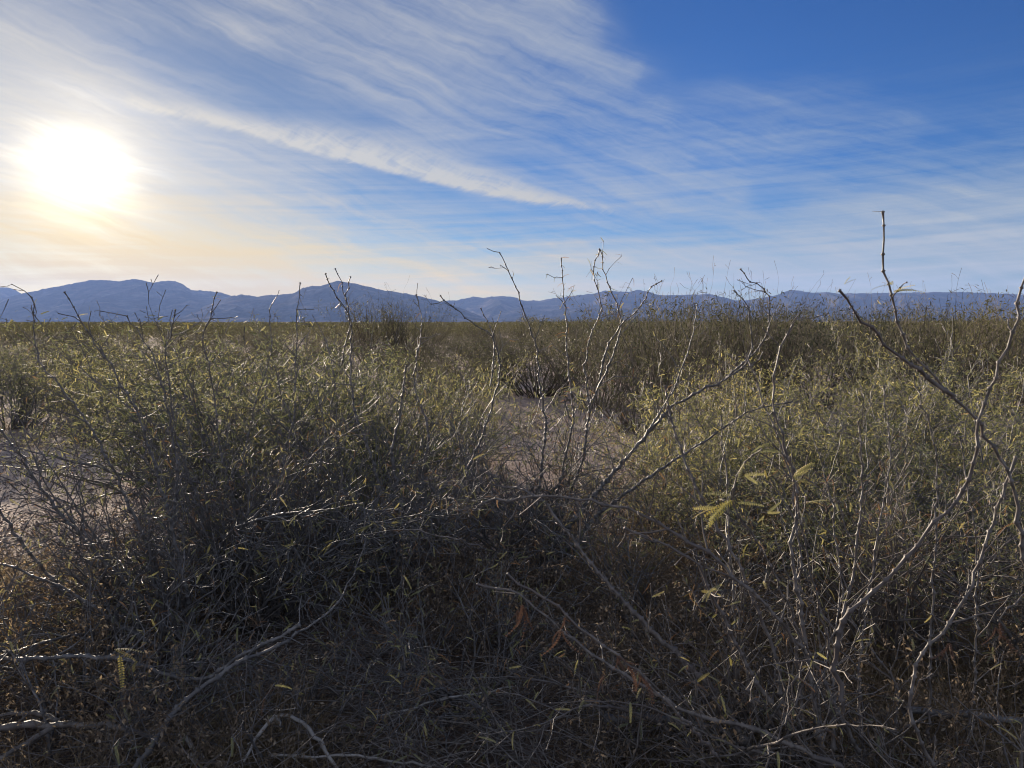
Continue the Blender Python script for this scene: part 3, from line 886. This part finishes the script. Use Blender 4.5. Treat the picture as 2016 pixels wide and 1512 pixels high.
def weeds():
    """dead wiry annuals with tiny curled leaves filling the space between the bushes"""
    r_ = np.random.default_rng(14)
    tub = []; seats = []; dirs = []
    n = 0
    while n < 2900:
        y = r_.uniform(2.3, 5.6) if r_.random() < .8 else r_.uniform(5.6, 9); x = r_.uniform(-.76, .76) * y
        px = 1008 + x / y * 1514
        if 4.8 < y and px < 520: continue
        if 5.2 < y and 850 < px < 1250: continue
        if vnoise(np.array([x * 1.3 + 3]), np.array([y * 1.3]), 61)[0] < .36: continue
        if 600 < px < 1180 and y < 3.3 and r_.random() < .8: continue
        n += 1
        p = np.array([x, y, float(gz(x, y))]); L = r_.uniform(.18, .62)
        P, R = grow(r_, p, np.array([r_.normal() * .5, r_.normal() * .5, 1.]), L, .0018, .0007, .05, .22, 0, .1)
        tub.append((P, R))
        for i in range(1, len(P)):
            if r_.random() < .65:
                q, rr = grow(r_, P[i], norm(r_.normal(size=3) + np.array([0, 0, .5])), r_.uniform(.04, .18), .0010, .0005, .03, .3)
                tub.append((q, rr))
                for k in range(1, len(q)): seats.append(q[k]); dirs.append(r_.normal(size=3))
    V, Q, T_ = tubes(tub, 3)
    tv = np.array([[0, 0, 0], [.5, .2, .15], [1, 0, -.1], [.5, -.2, .1]]); tf = np.array([[0, 1, 2, 3]])
    m = len(seats); per = 2
    sp_ = np.repeat(np.array(seats), per, axis=0) + r_.normal(size=(m * per, 3)) * .006
    V2, F2 = stamp(tv, tf, sp_, rotmats(r_, m * per), r_.uniform(.008, .024, m * per))
    tn = np.concatenate([np.full(len(Q), .35), np.clip(r_.normal(.45, .25, len(F2)), 0, 1), np.full(len(T_), .3)])
    o = mesh_obj('dry_weeds', np.concatenate([V, V2]), [np.concatenate([Q, F2 + len(V)]), T_], [M_WEED], uvcol=tn)
    tag(o, 'dead wiry weeds with tiny curled leaves tangled among the front bushes', None, None, 'stuff')
M_WEED = leafmat('dead_weed', [(0.17, 0.12, 0.085), (0.30, 0.225, 0.16), (0.42, 0.32, 0.23), (0.55, 0.45, 0.34)], 0.4)
weeds()
def fallen_twigs():
    r_ = np.random.default_rng(15); tub = []
    for i in range(3600):
        y = 2.0 + 3.4 * r_.random() ** 1.4; x = r_.uniform(-.74, .74) * y
        p = np.array([x, y, float(gz(x, y)) + .01 + .16 * r_.random() ** 2.5])
        L = r_.uniform(.12, .75); a = r_.random() * 2 * pi
        P, R = grow(r_, p, np.array([cos(a), sin(a), r_.uniform(-.1, .45)]), L, r_.uniform(.0014, .0034), .001, .05, .16, -.002, .10)
        P[:, 2] = np.maximum(P[:, 2], gz(P[:, 0], P[:, 1]) + .003)
        tub.append((P, R))
        for k in range(2, len(P) - 1):
            if r_.random() < .22:
                q, rr = grow(r_, P[k], norm(P[k] - P[k - 1] + r_.normal(size=3) * .8), r_.uniform(.04, .22), .0013, .0007, .035, .25)
                tub.append((q, rr))
    V, Q, T_ = tubes(tub, 4)
    o = mesh_obj('fallen_twigs', V, [Q, T_], M_GREY, smooth=True)
    tag(o, 'loose mat of thin dry grey twigs lying under the front bushes', None, None, 'stuff')
fallen_twigs()
FRONT = []
# ------------------------------------------------------------------ the front shrubs
def front_shrub(label, px, Y, seed, traced=(), wood=None, gen=None, leafp=.05, leafmul=4.6, dead=(), gold=.65, dens_t=.5, reach_t=.3, leaf_scale=1.0, cat='bush', minz=None):
    """an Empty at the root crown; every main stem is a child, its leaves a child of the stem.
    traced: (polyline of (px, py, Y) from the ground up, r0, r1, side growth density, leafiness)"""
    r_ = np.random.default_rng(seed)
    bx, by, bz = gpos(px, Y)
    base = np.array([bx, by, bz])
    root = empty('bare_mesquite_shrub', (bx, by, bz))
    sh = make_shrub(r_, thorn=.5, leafp=leafp * leafmul, **gen) if gen else Shrub()
    for tr in traced:
        pts, r0, r1, dn, lp = tr[:5]
        mood = tr[5] if len(tr) > 5 else None
        k = len(sh.stems); sh.stems.append([])
        W_ = np.array([at(a, b, c) for a, b, c in pts]) - base
        if pts[0][1] > 1000 and (len(tr) < 7 or not tr[6]): W_ = np.concatenate([np.array([[W_[0][0] * .25, W_[0][1] * .25, -.03]]), W_])
        seg = np.linalg.norm(W_[1:] - W_[:-1], axis=1); cum = np.concatenate([[0], np.cumsum(seg)])
        n = max(len(W_) * 2, int(cum[-1] / .035))
        s_ = np.linspace(0, cum[-1], n)
        P = np.stack([np.interp(s_, cum, W_[:, i]) for i in range(3)], -1)
        Ps = P.copy(); Ps[1:-1] = (P[:-2] + P[2:] + 2 * P[1:-1]) / 4
        Ps[1:-1] += r_.normal(size=(n - 2, 3)) * .0028
        if pts[-1][1] < 640: r1 = max(r1, .0021)
        R = r1 + (r0 - r1) * (1 - s_ / s_[-1]) ** 1.35
        Ps[1:-1] += (r_.random((n - 2, 3)) - .5) * .006 * np.minimum(1, .004 / R[1:-1])[:, None]
        Ps, R = knob(Ps, R, r_, .3)
        sh.stems[k].append((*beads(Ps, R, r_, .8, 2.0 if pts[-1][2] > 2.5 else 1.3), 6))
        i0 = len(sh.seats)
        sh.side_growth(r_, Ps, R, k, 0 if dn > .2 else 1, dn, reach_t if dn > .2 else .07, .5, 5, lp, .12, 0)
    seats = np.array(sh.seats).reshape(-1, 3); dirs = np.array(sh.dirs).reshape(-1, 3); own = np.array(sh.own, int)
    for k, st in enumerate(sh.stems):
        V, Q, T = stem_mesh(st)
        so = mesh_obj('stem', V, [Q, T], wood or M_DARK, root, smooth=True)
        m = np.where(own == k)[0] if len(own) else []
        if len(m):
            q = r_.random(len(m))
            for nm, sel, mt, tm, tn in (('leaves', q < gold, M_LEAF, PN, .7), ('leaves', (q >= gold) & (q < gold + .10), M_GOLD, PN2, .5), ('dead_leaves', q >= gold + .10, M_DEAD, PD, .5)):
                mm = m[sel]
                if not len(mm): continue
                V, F, tone = leaves_mesh(r_, tm, seats[mm], dirs[mm], 1, tn, size=(.4 * leaf_scale, .95 * leaf_scale), jit=.002, down=.3)
                lo = mesh_obj(nm, V, [F], mt, so, uvcol=tone)
                if nm == 'leaves' and mt is M_GOLD: lo['label'] = 'yellowed feathery leaves'
    tag(root, label, cat, 'bare branching mesquite shrubs in front')
    FRONT.append(root)
    return root

def T(pts, Y0, Y1):
    """spread depth along a traced line, ground end first"""
    n = len(pts)
    return [(a, b, Y0 + (Y1 - Y0) * i / max(1, n - 1)) for i, (a, b) in enumerate(pts)]
GEN = dict(n=16, H=1.35, spread=.75, r0=.0105, dens=.66, reach=.55, sides=5, base=.16, hvar=.4, zig=.14, step=.042)
def G(**k): d = dict(GEN); d.update(k); return d

front_shrub('bare dark shrub fanning up and left from lower left, in front of the sunlit gravel', 330, 3.5, 1, leafp=.05,
  gen=G(n=22, lean=(-.25, .1), zig=.11, H=1.42, spread=.75, hvar=.6),
  traced=[
   (T([(400,1330),(385,1240),(352,1100),(330,1000),(300,900),(262,790),(215,715),(172,660),(160,630),(140,600),(127,575)], 3.45, 3.3), .012, .0018, .35, .05),
   (T([(380,1300),(330,1200),(300,1100),(250,980),(190,860),(120,760),(80,720),(67,670),(65,630),(62,585)], 3.4, 3.5), .011, .0016, .4, .06),
   (T([(360,1290),(280,1180),(200,1100),(110,1000),(40,900),(-20,820)], 3.4, 3.2), .013, .004, .5, .04),
   (T([(340,1290),(240,1230),(130,1170),(50,1080),(-30,960)], 3.35, 3.1), .015, .005, .45, .04),
   (T([(400,1330),(350,1180),(340,1040),(350,920),(330,800),(302,700),(280,668),(262,640),(250,622)], 3.5, 3.55), .010, .0018, .4, .06),
   (T([(400,1320),(250,1240),(130,1160),(60,1130),(-30,1100)], 3.2, 2.9), .012, .004, .4, .05),
  ])
front_shrub('bare upright shrub left of centre whose tips cross the blue mountain below the sun', 520, 3.9, 2, leafp=.055,
  gen=G(n=32, lean=(-.05, .05), zig=.10, H=1.5, spread=.7, hvar=.6),
  traced=[
   (T([(520,1320),(500,1200),(470,1050),(445,930),(428,860),(425,800),(415,740),(405,690),(395,657),(417,625),(420,595),(427,575)], 3.9, 3.8), .012, .0018, .35, .05),
   (T([(505,1320),(440,1150),(390,1000),(345,860),(328,730),(325,680),(340,655),(342,630),(345,610)], 3.85, 3.7), .010, .0016, .4, .08),
   (T([(530,1320),(540,1180),(545,1020),(560,900),(580,820),(582,740),(584,690),(586,645),(582,620),(592,580),(591,557)], 3.95, 4.1), .0125, .0022, .3, .03),
   (T([(525,1320),(500,1100),(480,900),(500,800),(520,740),(537,680),(532,645),(530,610)], 3.9, 4.1), .009, .0015, .4, .06),
   (T([(520,1320),(560,1150),(620,980),(640,850),(620,740)], 3.9, 3.8), .010, .002, .5, .05),
   (T([(520,1330),(470,1180),(420,1080),(330,960),(260,880)], 3.9, 3.6), .012, .003, .5, .05),
  ])
front_shrub('bare shrub with black trunks, its thin tips crossing the pointed mountain', 770, 4.3, 3, leafp=.06,
  gen=G(n=25, lean=(.05, .1), zig=.11, H=1.45, spread=.75, r0=.0125, hvar=.6),
  traced=[
   (T([(775,1220),(780,1100),(760,1000),(730,900),(700,820),(690,750),(690,680),(690,625),(682,600),(672,555),(660,529)], 4.3, 4.2), .016, .0018, .35, .05),
   (T([(672,720),(690,640),(687,615),(665,588),(648,560),(641,539)], 4.22, 4.0), .004, .0015, 0, .03, None, True),
   (T([(682,600),(683,575),(690,545)], 4.2, 4.15), .002, .001, 0, .03, None, True),
   (T([(780,1220),(800,1080),(830,960),(845,850),(815,760),(820,700),(830,650),(832,625),(820,580)], 4.3, 4.4), .013, .0016, .35, .12),
   (T([(790,1220),(850,1080),(910,950),(960,830),(985,740),(980,690),(965,657),(930,635),(900,612),(867,582)], 4.3, 3.9), .012, .0014, .35, .04),
   (T([(965,760),(975,695),(972,665),(960,635),(947,607)], 4.1, 4.2), .004, .0014, 0, .03, None, True),
   (T([(760,1230),(700,1100),(640,1000),(600,900),(560,800),(540,720)], 4.3, 4.1), .012, .002, .5, .05),
   (T([(775,1220),(778,1120),(790,1010),(770,900),(790,800),(800,720)], 4.3, 4.3), .022, .004, .45, .04),
  ])
front_shrub('shrub right of the middle with dead curled leaves on two thin sprigs against the sky', 1040, 4.6, 4, leafp=.05, gold=.45,
  gen=G(n=22, lean=(.05, .05), zig=.11, H=1.3, spread=.8, r0=.010, dens=.6),
  traced=[
   (T([(1030,1180),(1040,1060),(1065,940),(1075,830),(1060,740),(1058,680),(1040,640),(1028,600),(1008,545),(983,497)], 4.6, 4.2), .012, .0018, .25, .02),
   (T([(1050,1180),(1080,1040),(1110,920),(1130,820),(1120,740),(1115,660),(1115,615),(1110,580),(1108,545),(1105,508)], 4.6, 4.4), .011, .0014, .35, 1.0),
   (T([(1055,1180),(1100,1030),(1150,900),(1160,800),(1150,720),(1160,665),(1182,620),(1184,588),(1170,560),(1168,530),(1180,490)], 4.6, 4.3), .011, .0014, .35, 1.0),
   (T([(1160,800),(1200,720),(1225,640),(1210,585),(1196,558),(1188,530),(1182,492)], 4.5, 4.3), .006, .0013, .3, 1.0, None, True),
   (T([(1180,750),(1195,680),(1225,637),(1253,612),(1270,590),(1275,567),(1303,553)], 4.4, 4.1), .006, .0013, .15, .1, None, True),
   (T([(1020,1180),(1100,1060),(1190,950),(1270,860),(1320,800),(1368,775),(1425,750),(1460,715),(1483,700),(1510,665),(1515,620),(1515,580),(1500,565),(1473,550),(1458,530)], 4.5, 3.8), .017, .0016, .35, .04),
   (T([(1270,860),(1330,760),(1355,690),(1368,640),(1373,600)], 4.3, 4.4), .006, .0015, .35, .12, None, True),
   (T([(1425,750),(1470,720),(1481,690),(1480,660),(1478,625),(1470,605),(1460,580),(1445,572)], 4.1, 4.0), .005, .0015, .15, .06, None, True),
   (T([(1030,1180),(1180,1010),(1290,930),(1400,860),(1470,810),(1560,790)], 4.5, 4.0), .016, .003, .5, .08),
   (T([(1020,1180),(980,1060),(930,960),(900,860),(920,760)], 4.6, 4.4), .010, .002, .5, .05),
  ])
front_shrub('close grey-barked shrub in the lower right with straight pale stems', 1520, 2.5, 5, wood=M_GREY, leafp=.055, gold=.55,
  gen=G(n=20, lean=(-.1, .1), H=1.05, spread=.8, r0=.008, dens=.5, reach=.4),
  traced=[
   (T([(1560,1500),(1530,1300),(1450,1100),(1370,960),(1330,860),(1310,760)], 2.3, 2.6), .0085, .003, .3, .03),
   (T([(1620,1500),(1590,1300),(1560,1100),(1570,960),(1520,800),(1530,700),(1560,640)], 2.2, 2.4), .010, .0022, .3, .04),
   (T([(1640,1500),(1640,1350),(1660,1220),(1680,1120),(1700,960),(1690,830)], 2.3, 2.5), .009, .002, .35, .03),
   (T([(1700,1500),(1600,1300),(1500,1180),(1380,1080),(1240,1000),(1080,975),(950,990)], 2.3, 2.2), .0085, .003, .3, .04),
   (T([(1680,1520),(1500,1440),(1350,1400),(1230,1330),(1100,1240),(1030,1170),(940,1150)], 2.1, 2.4), .0095, .003, .3, .04),
   (T([(1500,1520),(1400,1350),(1280,1240),(1180,1130),(1100,1030),(1060,975),(1000,960)], 2.4, 2.8), .013, .003, .3, .03),
   (T([(1590,1520),(1570,1300),(1575,1100),(1560,940),(1500,780),(1470,700)], 2.3, 2.6), .0062, .0018, .3, .05),
   (T([(1700,1520),(1690,1300),(1720,1100),(1755,900),(1740,760)], 2.4, 2.7), .0060, .0018, .3, .05),
   (T([(1830,1520),(1830,1300),(1840,1100),(1845,900),(1800,740)], 2.5, 2.7), .0062, .0018, .3, .05),
   (T([(1900,1520),(1920,1300),(1925,1100),(1905,950),(1890,860)], 2.5, 2.6), .0058, .0018, .3, .05),
   (T([(1480,1520),(1475,1350),(1440,1150),(1430,950),(1420,820)], 2.4, 2.8), .0060, .0018, .3, .05),
   (T([(1750,1520),(1770,1350),(1660,1200),(1640,1000),(1600,850)], 2.5, 2.9), .0060, .0018, .3, .05),
   (T([(1620,1520),(1480,1330),(1410,1190),(1370,1100),(1230,1040)], 2.3, 2.2), .010, .003, .3, .04),
  ])
front_shrub('close shrub at the right edge with a tall forked pale branch against the sky', 2140, 2.0, 6, wood=M_GREY, leafp=.03, gold=.7, reach_t=.22,
  gen=G(n=9, lean=(-.45, .15), H=.85, spread=.5, r0=.0085, dens=.4, reach=.35),
  traced=[
   (T([(2080,1420),(2050,1250),(2020,1120),(2003,1000),(1978,910),(1943,860),(1923,820),(1878,780),(1828,735),(1788,685),(1780,652),(1758,600),(1758,572),(1741,545),(1740,505),(1735,455),(1738,417)], 2.0, 1.9), .0095, .0016, .06, .05),
   (T([(1878,780),(1808,730),(1768,700),(1723,660),(1703,632),(1680,615),(1673,595),(1653,572)], 1.96, 1.8), .0055, .0014, .06, .06, None, True),
   (T([(1660,1400),(1640,1280),(1668,1200),(1738,1150),(1808,1075),(1833,1035),(1878,1000),(1903,960),(1918,910),(1928,815),(1948,780),(1973,705),(1998,640),(2013,578),(2022,500)], 1.9, 1.8), .0058, .0026, .1, .03, None, True),
   (T([(1790,1420),(1800,1300),(1900,1180),(1960,1020),(2000,900)], 1.9, 2.0), .006, .003, .3, .04),
  ])
front_shrub('tangle of dark stems cut by the left edge of the picture', -160, 3.0, 7, leafp=.06,
  gen=G(n=10, lean=(.25, .15), H=.95, spread=.8, hvar=.5))
front_shrub('low dark shrub in the bottom left corner with long arching stems', 130, 2.7, 8, leafp=.05,
  gen=G(n=13, lean=(.2, .1), H=.6, spread=1.2, droop=.02),
  traced=[
   (T([(-60,1290),(40,1300),(150,1290),(250,1300),(330,1330),(410,1340),(470,1290),(540,1260),(590,1230)], 2.6, 2.7), .007, .006, .3, .05, None, True),
   (T([(260,1520),(300,1470),(330,1410),(400,1350),(470,1300),(540,1275),(600,1240),(650,1210),(690,1150),(720,1060)], 2.3, 2.9), .010, .002, .25, .05, None, True),
  ])
front_shrub('low tangled shrub in the bottom middle below the black trunks', 900, 3.1, 11, leafp=.07,
  gen=G(n=22, H=.6, spread=1.5, r0=.008, droop=.022, reach=.45))
front_shrub('low wiry shrub at the bottom edge between the arching pale stick and the corner', 560, 2.7, 18, leafp=.05,
  gen=G(n=14, H=.5, spread=1.4, r0=.006, droop=.02, reach=.4))
front_shrub('low wiry shrub at the bottom edge under the rust-brown hanging leaves', 1130, 2.5, 19, leafp=.05, wood=M_GREY,
  gen=G(n=14, H=.5, spread=1.4, r0=.006, droop=.02, reach=.4))
front_shrub('bushy twiggy shrub at the foot of the leafy mass on the right', 1320, 3.6, 12, leafp=.07, wood=M_DARK,
  gen=G(n=11, H=.75, spread=1.0, r0=.009))
front_shrub('bare shrub between the close grey stems and the leafy mass on the right', 1750, 3.5, 13, leafp=.10, wood=M_GREY,
  gen=G(n=40, H=1.3, spread=.5, r0=.0075, zig=.09, dens=.42, reach=.35))
front_shrub('thorny shrub by the right edge behind the tall forked branch', 2010, 3.2, 14, leafp=.10, wood=M_GREY,
  gen=G(n=16, H=1.1, spread=.8, r0=.010))
front_shrub('low sprawling shrub in the bottom right corner', 1850, 2.2, 16, leafp=.05, wood=M_GREY,
  gen=G(n=10, H=.5, spread=1.4, r0=.009, droop=.02, reach=.4))
front_shrub('small upright shrub just right of the dead-leaf sprigs', 1230, 4.9, 17, leafp=.18,
  gen=G(n=12, H=1.0, spread=.85, r0=.008))

# sprays of feathery leaves that can be told apart in the photograph
def spray(root, items, seed, stem_pts=None, r=.0016):
    r_ = np.random.default_rng(seed); base = np.array(root.location)
    so = root
    if stem_pts:
        W_ = np.array([at(*p) for p in stem_pts]) - base
        seg = np.linalg.norm(W_[1:] - W_[:-1], axis=1); cum = np.concatenate([[0], np.cumsum(seg)])
        n = max(6, int(cum[-1] / .03)); s_ = np.linspace(0, cum[-1], n)
        P = np.stack([np.interp(s_, cum, W_[:, i]) for i in range(3)], -1); P[1:-1] += r_.normal(size=(n - 2, 3)) * .003
        V, Q, T_ = stem_mesh([(*beads(P, np.linspace(r * 1.8, r, n), r_, .7, 1.0), 5)])
        so = mesh_obj('stem', V, [Q, T_], M_GREY, root, smooth=True)
    for kind, lst in items.items():
        tm = {'green': PS, 'gold': PS, 'dead': PD}[kind]; mt = {'green': M_LEAF, 'gold': M_GOLD, 'dead': M_RUST}[kind]
        for px, py, qx, qy, Y in lst:                 # from, to, distance: a leaf carries two or three feathers
            a = at(px, py, Y) - base; b = at(qx, qy, Y - .01) - base
            L = np.linalg.norm(b - a); S_, D_, Z_ = [], [], []
            for k in range(2 if kind != 'dead' else 3):
                S_.append(a); D_.append(norm(b - a) + r_.normal(size=3) * (.12 + .16 * k)); Z_.append(L / .056 * (.78 - .12 * k))
            S_, D_ = np.array(S_), np.array(D_)
            V, F = stamp(tm[0], tm[1], S_, rotmats(r_, len(S_), fwd=D_), np.array(Z_))
            tone = np.repeat(np.clip(r_.normal(.8 if kind == 'green' else .4, .12, len(S_)), 0, 1), len(tm[1]))
            o = mesh_obj('leaf_spray' if kind != 'dead' else 'dead_leaf_spray', V, [F], mt, so, uvcol=tone)
            o['label'] = {'green': 'yellow-green feathery leaves', 'gold': 'bright yellow feathery leaves', 'dead': 'rust-brown dried hanging leaves'}[kind]
M_RUST = leafmat('rusty_dry_leaflets', [(0.07, 0.042, 0.034), (0.12, 0.07, 0.054), (0.17, 0.10, 0.075), (0.22, 0.14, 0.10)], 0.12)
R_ = FRONT
spray(R_[4], {'green': [(1470,905,1425,940,1.7),(1480,890,1545,872,1.7),(1465,935,1520,925,1.7),(1440,975,1370,970,1.7),(1440,985,1360,1035,1.7),(1410,1000,1345,1000,1.7),(1450,990,1515,985,1.75)],
              'gold': [(1500,885,1550,880,1.65),(1445,985,1362,1030,1.66),(1450,900,1500,890,1.7)]}, 71,
      [(1600,1300,2.0),(1545,1180,1.85),(1500,1080,1.75),(1455,1010,1.7),(1440,975,1.7),(1455,930,1.7),(1475,900,1.7),(1500,885,1.66)])
spray(R_[4], {'green': [(1560,940,1610,900,1.75),(1565,950,1530,945,1.75),(1570,935,1595,925,1.75),(1590,990,1640,975,1.8)], 'gold': [(1562,942,1606,905,1.7)]}, 72,
      [(1640,1300,2.0),(1600,1150,1.85),(1575,1020,1.8),(1562,940,1.75),(1555,900,1.75)])
spray(R_[4], {'green': [(1510,1010,1545,990,1.8),(1505,1015,1490,1040,1.8),(1400,1160,1370,1180,1.9),(1395,1165,1430,1150,1.9),(1535,1340,1560,1330,2.1)]}, 73)
spray(R_[5], {'green': [(1760,573,1828,560,1.86),(1758,575,1805,550,1.86),(1758,560,1712,545,1.86),(1662,560,1688,546,1.8),(1735,600,1725,590,1.88)]}, 74,
      [(1757,585,1.88),(1770,568,1.87),(1785,556,1.86)], .0011)
spray(R_[5], {'dead': [(1968,1225,1962,1300,1.7),(1960,1235,1970,1285,1.7),(1870,1265,1860,1330,1.75)]}, 75, [(2060,1150,1.8),(1990,1190,1.72),(1966,1222,1.7)], .0013)
spray(R_[4], {'dead': [(1028,1190,1022,1260,1.6),(1030,1195,1035,1280,1.6),(1020,1200,1018,1240,1.6),(1105,1240,1098,1320,1.6),(1112,1215,1120,1260,1.6),(1215,1290,1250,1340,1.55),(1235,1310,1300,1360,1.55),(1260,1330,1310,1380,1.55),(1190,1320,1180,1345,1.6),(1190,1330,1150,1365,1.6)]}, 76,
      [(1420,1500,1.8),(1330,1400,1.65),(1240,1310,1.56),(1150,1240,1.58),(1080,1185,1.6),(1000,1130,1.65)], .002)
spray(R_[2], {'gold': [(655,1068,615,1095,2.9),(735,1030,690,1050,2.9),(700,1045,690,1075,2.9),(582,1070,555,1078,3.0),(580,1148,555,1158,3.0),(640,1070,660,1055,2.9),(770,1030,790,1028,2.9)]}, 77,
      [(950,1080,3.1),(900,1060,3.0),(810,1042,2.95),(735,1048,2.9),(680,1062,2.9),(650,1070,2.9)], .0016)
spray(R_[2], {'gold': [(800,805,828,792,3.9),(705,1355,660,1372,2.6),(712,1350,690,1345,2.6)], 'green': [(930,905,955,890,3.9),(1120,770,1150,760,3.8),(1250,700,1300,710,3.6)]}, 78)
spray(R_[0], {'gold': [(75,862,52,875,2.8),(310,935,335,925,3.2),(415,585,440,578,3.3),(150,725,160,712,3.2),(235,1290,238,1365,2.3),(225,1278,295,1278,2.3),(25,1040,5,1050,2.6),(470,905,440,915,3.2)]}, 79)

# ------------------------------------------------------------------ fallen dead branches
def fallen(label, pts, r0, r1, seed, mat=None, forks=()):
    r_ = np.random.default_rng(seed)
    W_ = np.array([at(a, b, c) for a, b, c in pts]); base = W_[0].copy(); base[2] = float(gz(base[0], base[1]))
    root = empty('fallen_branch', tuple(base))
    def one(Wp, ra, rb, name, par):
        seg = np.linalg.norm(Wp[1:] - Wp[:-1], axis=1); cum = np.concatenate([[0], np.cumsum(seg)])
        n = max(8, int(cum[-1] / .03)); s_ = np.linspace(0, cum[-1], n)
        P = np.stack([np.interp(s_, cum, Wp[:, i]) for i in range(3)], -1)
        for _ in range(2): P[1:-1] = (P[:-2] + P[2:] + 2 * P[1:-1]) / 4
        P[1:-1] += r_.normal(size=(n - 2, 3)) * .003
        R = np.linspace(ra, rb, n) * r_.uniform(.85, 1.2, n)
        s = Shrub(); s.stems.append([(P - base, R, 7)])
        s.side_growth(r_, P - base, R, 0, 1, .12, .16, .3, 5, 0, .05, 0)
        V, Q, T_ = stem_mesh(s.stems[0]); return mesh_obj(name, V, [Q, T_], mat or M_PALE, par, smooth=True)
    one(W_, r0, r1, 'limb', root)
    for f in forks:
        one(np.array([at(a, b, c) for a, b, c in f]), r1 * 1.1, r1 * .5, 'fork', root)
    tag(root, label, 'dead branch', 'dead branches lying under the bushes')
fallen('thick curved dead branch lying across the bottom left corner', [(-60,1445,2.45),(60,1425,2.5),(130,1430,2.5),(220,1425,2.5),(290,1450,2.5),(330,1470,2.5),(420,1500,2.45),(500,1540,2.4)], .013, .010, 51,
       M_GREY, [[(110,1430,2.5),(40,1470,2.4),(-40,1520,2.3)], [(130,1428,2.5),(60,1400,2.6),(-40,1412,2.6)]])
fallen('pale bleached forked stick arching at the bottom, left of centre', [(540,1410,2.55),(560,1405,2.55),(590,1415,2.5),(620,1450,2.5),(650,1485,2.45),(672,1530,2.4)], .006, .007, 52,
       None, [[(545,1408,2.55),(510,1440,2.5),(480,1500,2.4)], [(548,1412,2.55),(552,1430,2.55)]])
fallen('long thin pale stick running to the right across the dark shade at the bottom', [(725,1413,2.75),(780,1405,2.75),(840,1385,2.75),(900,1370,2.8),(960,1362,2.8),(1010,1352,2.85)], .004, .0035, 53)
fallen('straight grey stick lying low at the bottom edge near the middle', [(530,1488,2.45),(600,1490,2.45),(680,1488,2.45),(760,1495,2.45),(850,1510,2.4)], .0045, .004, 54)
fallen('dark heavy dead limb lying flat at the bottom right of the middle', [(1190,1415,2.6),(1260,1413,2.6),(1330,1420,2.62),(1420,1440,2.6)], .017, .012, 55, M_DARK)
fallen('long dark dead limb lying towards the right edge at the bottom', [(1780,1400,2.6),(1880,1405,2.65),(1960,1415,2.65),(2060,1425,2.7)], .013, .010, 56, M_DARK)
fallen('short bleached stub leaning at the bottom left beside the arching stick', [(365,1450,2.5),(378,1475,2.5),(385,1500,2.45),(400,1540,2.4)], .008, .010, 57)
